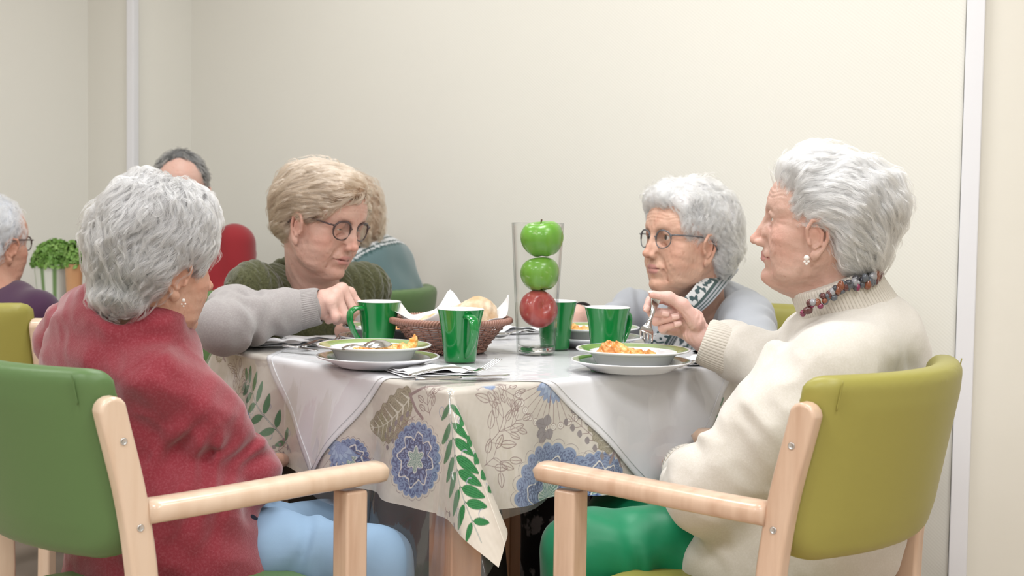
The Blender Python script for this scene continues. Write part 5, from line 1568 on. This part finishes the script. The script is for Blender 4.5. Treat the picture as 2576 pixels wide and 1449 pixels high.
# necklace of mixed beads round the collar
nk = thing('n', '', '', (0, 0, 0)); nk.name = 'necklace'; del nk['label']; del nk['category']; nk.parent = PC
nk.matrix_basis = PC.matrix_basis.inverted()
rb = random.Random(4)
BM = [mat('bead%d' % i, c_, rough=.15, coat=.5) for i, c_ in enumerate(((.10, .03, .03), (.22, .07, .035), (.09, .10, .12), (.05, .05, .06), (.20, .02, .07), (.30, .30, .32)))]
axn = (c1 - c0) / np.linalg.norm(c1 - c0); u_ = np.cross(axn, (0, 1, 0)); u_ /= np.linalg.norm(u_); v_ = np.cross(axn, u_)
NP = spline([W(2024, 778, 2.345), W(2060, 757, 2.335), W(2100, 733, 2.333), W(2140, 716, 2.335), W(2180, 705, 2.345), W(2206, 694, 2.375), W(2212, 692, 2.43)], 34)
for i, p in enumerate(NP):
    for j in range(3 if 7 < i < 30 else 2):
        r_ = rb.uniform(.0038, .0068) * (1.25 if 22 < i < 32 else 1)
        cc = p + np.array((rb.uniform(-.005, .005), rb.uniform(-.005, .003), rb.uniform(-.008, .008)))
        e = rb.uniform(.8, 1.4); th = np.linspace(0, PI, 9)
        mb = MB().lathe([(max(math.sin(a_) * r_, 1e-4), -math.cos(a_) * r_ * e) for a_ in th], cc, 12)
        if i * 3 + j < 100: mb.build('bead', BM[rb.choice((0, 1) if 24 < i else (0, 2, 3, 2, 5, 1, 4) if i > 3 else (4, 4, 0))], nk, True)
hipC = np.array((.48, 2.48, .45), np.float32)
k1, k2 = w3(1478, 1395, 2.42), w3(1570, 1330, 2.66)
f1, f2 = np.array((.10, 2.50, .07), np.float32), np.array((.18, 2.74, .07), np.float32)
V, F = surf(lambda P: trousers(P, hipC, (k1, k2), (f1, f2), .090, .076, .060, 3, .007), (-.05, 2.1, .0), (.80, 2.95, .66), .0065)
mesh_obj('trousers', V, F, M_GRN, PC)
shoe_parts(PC, (f1, f2), 140)
fork(W(1652, 742, 2.672), W(1621, 863, 2.580), (.1, -1, .25), 'steel fork raised in the hand of the woman in cream above her plate', w=1.15, tl=.046)

# ================================================================== woman in the olive vest
PV = person('seated person, ash blonde hair, glasses, olive cable-knit vest, leaning over the table', at=(-.42, 3.25))
q = dict(HEAD); q.update(nose=.92, jowl=1.2, lid=.0014, lid_z=-.004, lips=.75, mouth_open=.0030, cheek=1.12, ear=(.018, -.014), wid=1.03); base = (.60, .38, .31)
fr = Frame(w3(811, 547, 3.15), -33, -16, -3, 1.04)
nb = w3(790, 745, 3.24)
wv_ = w3(806, 768, 2.99)
fv = [([w3(878, 738, 3.035), w3(903, 768, 3.03), w3(886, 796, 3.03)], [.0120, .0108, .0090]),
      ([w3(860, 728, 3.005), w3(890, 784, 2.995), w3(868, 806, 3.01)], [.0125, .0112, .0092]),
      ([w3(845, 742, 2.980), w3(868, 795, 2.970), w3(846, 808, 2.99)], [.0122, .0110, .0090]),
      ([w3(832, 762, 2.965), w3(845, 798, 2.955), w3(826, 806, 2.975)], [.0112, .0100, .0082])]
def hand_v(P):
    d = None
    for pts, rs in fv:
        e = chain(P, pts, rs, .005); d = e if d is None else smin(d, e, .0022)
    palm = None
    for pts, rs in fv:
        e = cap(P, wv_, pts[0], .024, .0145); palm = e if palm is None else smin(palm, e, .016)
    d = smin(d, palm, .008)
    d = smin(d, chain(P, [wv_ + (.02, .03, -.005), w3(866, 780, 3.06), w3(884, 800, 3.05)], [.018, .012, .009], .006), .008)
    return smin(d, cap(P, wv_, wv_ + (-.08, -.05, -.03), .025, .028), .015)
lo, hi = box_of([p for f_ in fv for p in f_[0]] + [wv_, wv_ + (-.08, -.05, -.03), w3(870, 780, 3.08)], .03)
hv2 = w3(893, 835, 3.13)
head_block(PV, fr, q, base, nb, .052, .0019, extra=[(hand_v, lo, hi, .0018, skin_plain((.70, .46, .39), 3, [p[0][1] for p in fv]), [w3(655, 760, 3.12), w3(560, 822, 2.87), wv_ + (-.075, -.045, -.025)]), (hand_blob(hv2, (.6, -.5, 0), .02), hv2 - .1, hv2 + .1, .004, skin_plain(base), [w3(925, 760, 3.36), w3(985, 825, 3.30), hv2 + (-.0, .05, .0)])], iris=(.12, .08, .05))
glasses(PV, fr, M_FRAME, .0235, .86, thick=.0019)
mole = MB(); u = np.linspace(0, PI, 9); cm = w3(761, 676, 3.165)
def vol_blond(Q):
    X = sym(Q)
    d = ell(X, (-.018, 0, .034), (.106, .089, .088))
    d = smin(d, ell(X, (-.058, 0, -.010), (.062, .076, .070)), .03)
    d = smin(d, ell(Q, (.044, -.015, .072), (.056, .068, .040)), .025)
    d = smin(d, ell(X, (.020, .070, .030), (.045, .018, .030)), .02)
    d = smax(d, -ell(X, (.128, 0, -.040), (.082, .092, .110)), .022)
    d = smax(d, -ell(X, (-.004, .100, -.040), (.032, .050, .036)), .010)
    d = smax(d, -ell(X, (.045, .06, -.10), (.085, .09, .075)), .02)
    return d + .0035 * wob(X, 9, 5)
def flow_side(Q):
    t = np.zeros_like(Q); t[:, 0] = -.75; t[:, 1] = np.where(Q[:, 1] < .03, -.55, .6) * np.clip((Q[:, 2] - .0) / .08, 0, 1); t[:, 2] = -.35 - 4 * np.clip(.0 - Q[:, 0], 0, 1) * 3
    return t
hair_part('hair', fr, PV, vol_blond, None, 1700, 24, .055, flow_side, *HM_BLOND, rad=.00015, wave=.004, wfreq=60, clump=.0075, seed=31,
          lo=(-.15, -.12, -.14), hi=(.14, .12, .16), lift=.5, flyaway=.04, bumpy=.0035)
ft3 = Frame(w3(790, 850, 3.27), -52, 14, 0, 1)
S3, E3, W3_ = w3(650, 775, 3.11), w3(560, 822, 2.86), w3(792, 772, 2.97)
S4, E4, W4 = w3(925, 742, 3.36), w3(985, 835, 3.30), w3(905, 838, 3.16)
E3[2] = max(E3[2], TZ + .056); W4[2] = TZ + .045; E4[2] = TZ + .03
def vest_base(P):
    d = ell(ft3.loc(P), (-.01, 0, 0), (.115, .175, .200))
    d = smin(d, ell(ft3.loc(P), (-.035, 0, .085), (.085, .180, .070)), .05)
    d = smin(d, ell(ft3.loc(P), (-.03, 0, -.20), (.130, .180, .18)), .06)
    return d
def vest(P):
    Q = ft3.loc(P)
    d = smin(vest_base(P), ell(P, w3(637, 728, 3.14), (.062, .062, .062)), .03)
    d = smin(d, ell(P, S4 + (-.015, .0, .012), (.070, .070, .066)), .03)
    s = Q[:, 1]; cab = np.abs(np.sin(s * 120)) ** .7; cable = .0042 * cab + .0010 * np.sin(Q[:, 2] * 330 + np.sign(np.sin(s * 120)) * s * 500)
    d = d - cable + .003 * wob(P, 6, 2)
    # V neck and arm holes
    vz = Q[:, 2] - (.02 + 2.2 * np.abs(Q[:, 1])); d = smax(d, -np.maximum(np.maximum(-(vz) * .42, -(Q[:, 0] - .0)), -.0 + 0 * s), .012)
    nv = P - nb; ax = np.array((0.05, -.1, 1), np.float32); ax /= np.linalg.norm(ax); hg = nv @ ax
    d = smax(d, -np.maximum(vlen(nv - hg[:, None] * ax) - .064, -(hg + .03)), .01)
    d = smax(d, -(cap(P, S3 + (-.035, -.060, -.020), E3, .042, .06)), .006)
    return d
lo3, hi3 = np.array((-.78, 2.95, .45)), np.array((-.10, 3.62, 1.02))
V, F = surf(vest, lo3, hi3, .0030); mesh_obj('knitted_vest', V, F, M_VEST, PV)
def sleeves(P):
    d = vest_base(P) + .014
    a = chain(P, [S3 + (.0, 0, -.012), (S3 + E3) / 2 + (-.014, 0, .006), E3, W3_ + (-.07, -.01, -.012), W3_ + (-.018, 0, -.004)], [.052, .053, .050, .044, .036], .04)
    a = a + fold(P, S3, E3, 3.5, .006, 2, .2, 1.2) + fold(P, E3, W3_, 4.5, .0045, 4, -.1, .7)
    b = chain(P, [S4 + (0, 0, -.05), E4, W4], [.045, .040, .034], .03)
    d = smin(d, a, .02); d = smin(d, b, .02)
    nv = P - nb; d = smax(d, -np.maximum(vlen(nv * (1, 1, 0)) - .058, -(nv[:, 2] + .06)), .01)
    Q = ft3.loc(P); vz = Q[:, 2] - (.03 + 2.2 * np.abs(Q[:, 1])); d = smax(d, -np.maximum(-vz * .42, -(Q[:, 0] - .0)), .012)
    return smax(d, -(P[:, 2] - TZ - .004) * ((P[:, 1] < 3.2) | (P[:, 2] > .7)) - 9 * (P[:, 1] >= 3.25), .004) if False else d
V, F = surf(sleeves, (-.80, 2.72, .45), (-.10, 3.62, 1.02), .0045)
inT = ((V[:, :2] - TO) @ E1 > 0) & ((V[:, :2] - TO) @ E2 > 0) & ((V[:, :2] - TO) @ E2 < TS)
V[:, 2] = np.where(inT & (V[:, 2] > .66), np.maximum(V[:, 2], TOPZ + .001), V[:, 2])
mesh_obj('shirt', V, F, M_GREYK, PV)
ribtube('cuff', [W3_ + np.array((-.045, -.006, -.010)), W3_ + np.array((-.02, 0, -.004)), W3_ + np.array((.004, .001, .001)), W3_ + np.array((.010, .001, .002))], [.0415, .0395, .0375, .034], 14, M_GREYK, PV, 56, .0013, 1.0, 280, up=(0, 1, 0))
# skirt and legs under the table
def skirt_v(P):
    d = cap(P, np.array((-.48, 3.34, .50)), np.array((-.36, 2.96, .52)), .16, .10)
    d = smin(d, cap(P, np.array((-.34, 3.28, .50)), np.array((-.15, 2.98, .52)), .16, .10), .06)
    d = smin(d, chain(P, [(-.34, 2.98, .48), (-.36, 2.98, .10)], [.12, .15]), .05)
    d = smin(d, chain(P, [(-.14, 3.00, .48), (-.13, 3.00, .10)], [.11, .15]), .05)
    return smax(d + .008 * wob(P * (1, 1, .2), 5, 3), P[:, 2] - .62, .03)
V, F = surf(skirt_v, (-.75, 2.7, .03), (.15, 3.6, .68), .010); mesh_obj('skirt', V, F, M_BLACKC, PV)
shoe_parts(PV, (np.array((-.34, 2.86, 0)), np.array((-.14, 2.86, 0))), -60)
spoon(W(815, 774, 2.965), W(905, 826, 3.06), (.1, -.3, 1), 'steel spoon gripped in the fist of the woman in the olive vest')

# ================================================================== woman in the grey cardigan
PG_ = person('seated person, white curly hair, glasses, pale grey cardigan with patterned collar', at=(.50, 3.36))
q = dict(HEAD); q.update(nose=.95, jowl=1.25, lid=.0056, lips=.65, mouth_open=.0012, smile=.002, cheek=1.15, ear=(.014, -.010), gaze=(0, 0), wid=1.03); base = (.60, .375, .28)
fr = Frame(w3(1730, 600, 3.25), 209, 2, 0, 1.07)
nb = w3(1755, 765, 3.33)
hg_ = w3(1452, 792, 3.42)
head_block(PG_, fr, q, base, nb, .055, .0019, extra=[(lambda P: chain(P, [hg_ + (.05, .02, -.03), hg_, hg_ + (-.005, -.01, -.045)], [.020, .024, .020], .01), hg_ - .1, hg_ + .1, .004, skin_plain((.70, .46, .38), 3), [w3(1650, 800, 3.57), w3(1560, 835, 3.55), hg_ + (.05, .02, -.03)])], iris=(.09, .07, .06))
glasses(PG_, fr, M_FRAME2, .0225, .84, thick=.0015)
wtc = MB(); a = np.linspace(0, 2 * PI, 33); wtc.tube(hg_ + np.array((.012, .005, -.002)) + np.c_[.010 * np.cos(a), .012 * np.sin(a) * 0, 0 * a] + np.c_[.018 * np.cos(a), .0 * a, .030 * np.sin(a)], .0042, 7, False); wtc.build('bracelet', M_BLACKC, PG_, True)
def vol_grey(Q):
    X = sym(Q)
    d = ell(X, (-.018, 0, .040), (.108, .094, .094))
    d = smin(d, ell(X, (-.058, 0, -.020), (.062, .086, .070)), .03)
    d = smin(d, ell(X, (.045, 0, .082), (.050, .078, .038)), .03)
    d = smax(d, -ell(X, (.128, 0, -.026), (.078, .092, .114)), .022)
    d = smax(d, -ell(X, (.000, .102, -.034), (.034, .050, .036)), .010)
    d = smax(d, -ell(X, (.045, .06, -.10), (.085, .09, .070)), .02)
    return d + .005 * wob(X, 11, 6)
hair_part('hair', fr, PG_, vol_grey, None, 1700, 24, .050, flow_down((.05, .02, .15)), *HM_GREY, rad=.00015, wave=.0085, wfreq=120, clump=.0080, seed=41,
          lo=(-.15, -.13, -.14), hi=(.14, .13, .16), lift=.5, flyaway=.05, bumpy=.007)
ft4 = Frame(w3(1775, 900, 3.42), 214, 4, 0, 1)
S5, E5, W5 = w3(1872, 800, 3.26), w3(1890, 905, 3.14), w3(1800, 930, 2.98)
S6, E6, W6 = w3(1672, 805, 3.52), w3(1600, 860, 3.52), w3(1475, 812, 3.42)
E6[2] = TZ + .05
def cardigan(P):
    Q = ft4.loc(P)
    d = ell(Q, (0, 0, -.01), (.130, .185, .20)); d = smin(d, ell(Q, (-.02, 0, .105), (.095, .160, .080)), .05)
    d = smin(d, ell(Q, (0, 0, -.22), (.145, .19, .2)), .06)
    a = chain(P, [S5, E5, W5], [.068, .060, .048], .04) + fold(P, S5, E5, 3, .005, 2) 
    b = chain(P, [S6, E6, W6 + (.03, .01, -.01)], [.060, .050, .040], .04) + fold(P, S6, W6, 4, .004, 3)
    d = smin(d, a, .03); d = smin(d, b, .03)
    d = d + .004 * wob(P * (1, 1, .5), 5, 3)
    nv = P - nb; d = smax(d, -np.maximum(vlen(nv * (1, 1, .0)) - .062, -(nv[:, 2] + .0)), .012)
    # opening: shallow step down to the blouse
    s = np.abs(Q[:, 1]) - (.012 + .42 * np.clip(Q[:, 2] + .06, 0, 1)); return d + .004 * np.clip(-s / .006, 0, 1) * (Q[:, 0] > 0)
V, F = surf(cardigan, (.05, 2.85, .42), (.92, 3.80, 1.02), .0045)
V[:, 2] = np.where((((V[:, :2] - TO) @ E1 < TS) & ((V[:, :2] - TO) @ E1 > 0) & ((V[:, :2] - TO) @ E2 < TS) & ((V[:, :2] - TO) @ E2 > 0)) & (V[:, 2] > .66), np.maximum(V[:, 2], TOPZ + .001), V[:, 2])
Q = ft4.loc(V); s = np.abs(Q[:, 1]) - (.010 + .40 * np.clip(Q[:, 2] + .06, 0, 1)); fr_ = (Q[:, 0] > -.02) & (Q[:, 2] < .05)
C = np.tile(np.array((.45, .47, .51)), (len(V), 1))
pt = wob(V * (1, 1, .5), 48, 2) > .10
C[(s < .045) & fr_] = (.10, .15, .16)
C[(s < .038) & fr_] = (.62, .64, .66); C[(s < .031) & fr_] = (.09, .13, .14); C[(s < .026) & fr_] = (.6, .62, .64); C[(s < .021) & fr_] = (.08, .12, .12)
C[(s < .013) & fr_] = (.78, .79, .80); C[(s < .013) & fr_ & pt] = (.09, .13, .15)
mesh_obj('cardigan', V, F, M_CARD, PG_, True, C)
# collar band and blouse edge round the neck
cp = spline([w3(1834, 668, 3.37), w3(1830, 674, 3.32), w3(1815, 690, 3.27), w3(1770, 745, 3.20), w3(1715, 800, 3.185), w3(1672, 862, 3.20), w3(1660, 905, 3.23)], 420)
tg = np.gradient(cp, axis=0); tg /= np.linalg.norm(tg, axis=1)[:, None]
inn = np.array((-.70, -.45, .25)); inn = inn - (tg @ inn)[:, None] * tg; inn /= np.linalg.norm(inn, axis=1)[:, None]; nrm = np.cross(inn, tg)
nw = 60; wv2 = np.linspace(-.024, .034, nw); P_ = (cp[:, None] + inn[:, None] * wv2[None, :, None] + nrm[:, None] * (-.9 * (wv2[None, :, None] ** 2) * 6 + .003)).reshape(-1, 3)
F_ = [[i * nw + j, (i + 1) * nw + j, (i + 1) * nw + j + 1, i * nw + j + 1] for i in range(419) for j in range(nw - 1)]
ww = np.tile(wv2, 420); C_ = np.tile(np.array((.47, .49, .53)), (len(P_), 1))
for a_, b_ in ((-.020, -.0165), (-.012, -.0085), (-.004, .004)): C_[(ww > a_) & (ww < b_)] = (.07, .115, .115)
bl_ = ww > .004; C_[bl_] = (.78, .79, .80)
ii = np.repeat(np.arange(420), nw); pz = wob(np.c_[ii * .0010, ww * .9, 0 * ww].astype(np.float32), 60, 2)
C_[bl_ & (pz > .18)] = (.07, .12, .13)
mesh_obj('blouse_collar', P_, F_, M_CARD, PG_, True, C_).modifiers.new('s', 'SOLIDIFY').thickness = .003
def skirt_g(P):
    d = cap(P, np.array((.52, 3.34, .50)), np.array((.28, 3.08, .52)), .16, .11)
    d = smin(d, cap(P, np.array((.40, 3.42, .50)), np.array((.12, 3.16, .52)), .16, .11), .06)
    d = smin(d, chain(P, [(.27, 3.10, .48), (.26, 3.10, .10)], [.11, .12]), .05)
    d = smin(d, chain(P, [(.12, 3.18, .48), (.12, 3.18, .10)], [.10, .09]), .05)
    return smax(d + .008 * wob(P * (1, 1, .2), 5, 4), P[:, 2] - .62, .03)
V, F = surf(skirt_g, (-.1, 2.85, .03), (.80, 3.7, .68), .010); mesh_obj('skirt', V, F, M_PATT, PG_)
shoe_parts(PG_, (np.array((.24, 3.02, 0)), np.array((.08, 3.08, 0))), 220)
# ------------------------------------------------------------------ people and things at the tables behind
make_chair((.50, 3.25), 222, M_LIMEV, 'lime green vinyl chair showing a corner behind the woman in the grey cardigan', hi=False)
make_chair((-.62, 3.46), -50, M_GREENV, 'green vinyl chair hidden behind the woman in the olive vest', hi=False)
# person in purple, left edge
PP = person('person at the left edge, blue-grey hair, glasses, purple top, seen from behind', at=(-1.40, 3.75))
q = dict(HEAD); q.update(ear=(.012, -.014)); base = (.60, .34, .25)
fr = Frame(w3(-18, 605, 3.72), 60, -3, 0, .98); nb = w3(-15, 740, 3.70)
head_block(PP, fr, q, base, nb, .050, .0032)
glasses(PP, fr, M_FRAME, .0215, .86, thick=.0018)
def vol_p(Q):
    X = sym(Q); d = ell(X, (-.020, 0, .035), (.108, .090, .095)); d = smin(d, ell(X, (-.055, 0, -.03), (.060, .078, .075)), .03)
    d = smax(d, -ell(X, (.118, 0, -.040), (.075, .14, .095)), .016); d = smax(d, -ell(X, (.008, .100, -.036), (.036, .050, .036)), .010); return d + .005 * wob(X, 11, 6)
hair_part('hair', fr, PP, vol_p, None, 500, 16, .050, flow_down((.04, .02, .15)), *HM_BLUE, rad=.0002, wave=.007, wfreq=100, clump=.010, seed=51, lo=(-.15, -.13, -.14), hi=(.13, .13, .16), h=.005, lift=.5)
fp = Frame(w3(10, 890, 3.72), 48, -8, 0, 1)
def top_p(P):
    Q = fp.loc(P); d = ell(Q, (0, 0, 0), (.12, .18, .20)); d = smin(d, ell(Q, (-.03, 0, .10), (.09, .17, .06)), .05)
    d = smin(d, chain(P, [w3(95, 790, 3.66), w3(150, 850, 3.80), w3(200, 800, 4.0)], [.062, .052, .04], .03), .03); return d + .003 * wob(P, 5, 2)
V, F = surf(top_p, (-1.72, 3.40, .42), (-1.08, 4.15, 1.0), .007); mesh_obj('top', V, F, M_PURPLE, PP)
hp = np.array((-1.36, 3.76, .46), np.float32)
V, F = surf(lambda P: trousers(P, hp, (hp + (.28, .30, .04), hp + (.12, .42, .04)), (np.array((-1.06, 4.10, .07), np.float32), np.array((-1.2, 4.2, .07), np.float32)), .09, .07, .05, 2), (-1.65, 3.4, 0), (-.85, 4.45, .66), .010)
mesh_obj('trousers', V, F, M_BLACKC, PP)
make_chair((-1.305, 3.48), 84, M_LIMEV, 'lime green vinyl armchair at the left edge, behind the person in purple', hi=False, wood=M_BEECH2)
# man in the red sweater
PM = person('person with receding dark grey hair in a bright red sweater, far behind at the left', at=(-1.02, 4.32))
q = dict(HEAD); q.update(nose=1.1, ear=(.012, -.012)); base = (.62, .40, .33)
fr = Frame(w3(455, 478, 4.22), -80, -3, 0, 1.02); nb = w3(470, 610, 4.28)
head_block(PM, fr, q, base, nb, .056, .0034, iris=(.08, .05, .03))
def vol_m(Q):
    X = sym(Q); d = ell(X, (-.012, 0, .030), (.104, .0825, .094))
    d = smax(d, -ell(X, (.105, 0, .010), (.100, .070, .0960)), .008)
    return smax(smax(d, -ell(X, (.10, 0, -.05), (.10, .12, .085)), .01), -(X[:, 2] + .05), .01)
hair_part('hair', fr, PM, vol_m, None, 350, 14, .022, flow_down((.03, .0, .13)), *HM_DARK, rad=.00022, wave=.002, wfreq=60, clump=.008, seed=61, lo=(-.13, -.12, -.1), hi=(.13, .12, .15), h=.005, shell_in=.002)
fm = Frame(w3(490, 740, 4.32), -80, 5, 0, 1)
def top_m(P):
    Q = fm.loc(P); d = ell(Q, (0, 0, 0), (.12, .19, .22)); d = smin(d, ell(Q, (-.02, 0, .13), (.09, .19, .065)), .05)
    d = smin(d, chain(P, [w3(590, 615, 4.30), w3(600, 760, 4.26), w3(520, 780, 4.0)], [.066, .056, .04], .03), .03)
    d = smin(d, chain(P, [w3(355, 615, 4.30), w3(330, 760, 4.26), w3(400, 780, 4.0)], [.066, .056, .04], .03), .03); return d + .003 * wob(P, 5, 3)
V, F = surf(top_m, (-1.45, 3.85, .42), (-.62, 4.60, 1.10), .008); mesh_obj('sweater', V, F, M_REDS, PM)
hp = np.array((-1.02, 4.34, .46), np.float32)
V, F = surf(lambda P: trousers(P, hp, (hp + (-.06, -.38, .04), hp + (.16, -.36, .04)), (np.array((-1.08, 3.94, .07), np.float32), np.array((-.86, 3.96, .07), np.float32)), .09, .07, .05, 2), (-1.3, 3.75, 0), (-.65, 4.6, .66), .010)
mesh_obj('trousers', V, F, M_BLACKC, PM)
make_chair((-1.00, 4.36), -80, M_GREENV, 'green vinyl chair of the person in the red sweater, mostly hidden', hi=False)
# person in teal, behind the woman in the vest
PT = person('person with light brown hair in a teal fleece, back half hidden behind the blonde woman', at=(-.44, 4.08))
q = dict(HEAD); q.update(ear=(.012, -.012)); base = (.62, .40, .30)
fr = Frame(w3(862, 548, 4.02), 165, -12, 0, 1.0); nb = w3(925, 640, 4.06)
head_block(PT, fr, q, base, nb, .050, .0034)
hair_part('hair', fr, PT, vol_p, None, 450, 14, .045, flow_down((.04, .02, .15)), *HM_BLOND, rad=.00022, wave=.006, wfreq=90, clump=.010, seed=71, lo=(-.15, -.13, -.14), hi=(.13, .13, .16), h=.005, lift=.5)
ftt = Frame(w3(958, 755, 4.08), 160, -18, 0, 1)
def top_t(P):
    Q = ftt.loc(P); d = ell(Q, (0, 0, 0), (.115, .17, .20)); d = smin(d, ell(Q, (-.02, 0, .12), (.085, .13, .060)), .06); return d + .004 * wob(P, 5, 4)
V, F = surf(top_t, (-.75, 3.75, .42), (-.14, 4.40, 1.08), .0065)
Q = ftt.loc(V); C = np.tile(np.array((.115, .185, .195)), (len(V), 1))
up = Q[:, 2] - .115 + .30 * Q[:, 0]
C[up > 0] = (.68, .70, .72); C[(up > 0) & (np.abs((up * 55) % 1 - .5) < .17)] = (.03, .07, .07); C[(up > -.008) & (up < 0)] = (.04, .09, .09)
mesh_obj('fleece', V, F, M_TEAL, PT, True, C)
hp = np.array((-.47, 4.07, .46), np.float32)
V, F = surf(lambda P: trousers(P, hp, (hp + (-.38, .05, .04), hp + (-.36, -.12, .04)), (np.array((-.86, 4.12, .07), np.float32), np.array((-.84, 3.94, .07), np.float32)), .09, .07, .05, 2), (-1.05, 3.75, 0), (-.25, 4.4, .66), .010)
mesh_obj('trousers', V, F, M_BLACKC, PT)
make_chair((-.59, 4.10), 165, M_GREENV, 'dark green vinyl armchair behind the bread basket, holding the person in teal', hi=False, wood=M_BEECH)
# table behind at the left with plant pots
t2 = thing('dining_table', 'dining table under a white cloth in the background at the left', 'table', (-1.45, 4.38, 0), .7)
R2m = rotm(z=40)
MB().box((-1.42, 4.36, .73), (.74, .66, .03), R2m).build('tabletop', M_LEGW, t2, bevel=.004)
for a, b in ((1, 1), (1, -1), (-1, 1), (-1, -1)):
    c = np.array((-1.42, 4.36)) + (np.array((a * .32, b * .28, 0)) @ R2m.T)[:2]; MB().box((*c, .36), (.05, .05, .71), R2m).build('leg', M_LEGW, t2)
MB().box((-1.42, 4.36, .680), (.77, .69, .145), R2m).build('tablecloth_x', M_WHITECL, None, bevel=.01)
o = bpy.data.objects['tablecloth_x']; o.name = 'tablecloth'; tag(o, 'white tablecloth on the background table at the left, under the plant pots', 'tablecloth')
M_LEAF = mat('herb_leaf', (.11, .25, .035), rough=.5, noise=(40, (.24, .40, .10), .35, .7)); M_POTW = mat('pot_enamel', vcol=True, rough=.3); 
def pot(px, py_rim, Y, w_px, label, colr, leaves=0, hgt=.13, stripes=False):
    c = W(px, py_rim, Y); r = w_px * Y / 3500 / 2; z0 = .7525; h_ = c[2] - z0
    t = thing('plant_pot' if not leaves else 'potted_herb', label, 'plant' if leaves else 'pot', (c[0], c[1], z0))
    pr = [(.001, 0), (r * .80, 0), (r * .81, .003)] + [(r * (.81 + .19 * k), h_ * k) for k in (.2, .4, .6, .8, .97)] + [(r * 1.03, h_ * .985), (r * 1.03, h_), (r * .97, h_), (r * .95, h_ - .012), (.001, h_ - .014)]
    mb = MB().lathe(pr, (c[0], c[1], z0), 60); V = np.concatenate(mb.V); an = np.arctan2(V[:, 1] - c[1], V[:, 0] - c[0]); C = np.tile(np.array(colr), (len(V), 1))
    if stripes: C[np.sin(an * 9 + .6) > .6] = (.14, .24, .08)
    mesh_obj('pot', V, mb.F, M_POTW, t, True, C)
    if leaves:
        r_ = np.random.default_rng(5); Vs = []; Fs = []; n = 0
        for i in range(leaves):
            a = r_.uniform(0, 6.28); e = math.acos(r_.uniform(-.05, 1)); rr = r_.uniform(.55, 1.0)
            R_ = np.array((r * 1.12, r * 1.12, .080)); d = np.array((math.cos(a) * math.sin(e), math.sin(a) * math.sin(e), math.cos(e)))
            p = np.array((c[0], c[1], z0 + h_ - .004)) + d * R_ * rr; nrm = d + r_.normal(0, .5, 3); nrm /= np.linalg.norm(nrm)
            t_ = np.cross(nrm, r_.normal(0, 1, 3)); t_ /= np.linalg.norm(t_); s_ = np.cross(nrm, t_); L = r_.uniform(.007, .012)
            Vs.append(np.array([p - t_ * L, p + s_ * L * .55 + nrm * .002, p + t_ * L, p - s_ * L * .55 + nrm * .002, p - t_ * L * .4 + s_ * L * .45, p + t_ * L * .4 + s_ * L * .45]))
            Fs.append([n, n + 4, n + 1, n + 5]); Fs.append([n, n + 5, n + 2, n + 3]); n += 6
        mesh_obj('foliage', np.concatenate(Vs), Fs, M_LEAF, t, False)
    return t
pot(140, 664, 4.30, 106, 'leafy green herb in a striped pot, on the background table at the left', (.62, .62, .55), 4200, stripes=True)
pot(186, 664, 4.22, 44, 'copper-coloured pot right of the herb pot, on the background table', (.50, .27, .13), 500)
# ------------------------------------------------------------------ camera, world
cd = bpy.data.cameras.new('camera'); cam = bpy.data.objects.new('camera', cd); COL.objects.link(cam)
cam.location = (0, 0, CAM_Z); cam.rotation_euler = CAM_ROT.to_euler()
cd.sensor_width = 36; cd.lens = F_PX / W_PX * 36; cd.clip_start = .05
cd.dof.use_dof = True; cd.dof.focus_distance = 2.52; cd.dof.aperture_fstop = 6.0
SC.camera = cam
wd = bpy.data.worlds.new('room_air'); SC.world = wd; wd.use_nodes = True
wd.node_tree.nodes['Background'].inputs[0].default_value = (1, .98, .95, 1); wd.node_tree.nodes['Background'].inputs[1].default_value = .05
vs = SC.view_settings; vs.view_transform = 'Standard'; vs.look = 'None'; vs.gamma = 1; vs.use_curve_mapping = False; vs.exposure = .13
cy = SC.cycles; cy.use_denoising = True; cy.max_bounces = 7; cy.diffuse_bounces = 3; cy.glossy_bounces = 4; cy.transmission_bounces = 8; cy.transparent_max_bounces = 12
cy.caustics_reflective = False; cy.caustics_refractive = False; cy.sample_clamp_indirect = 4.0
cy.use_adaptive_sampling = True; cy.adaptive_threshold = .035
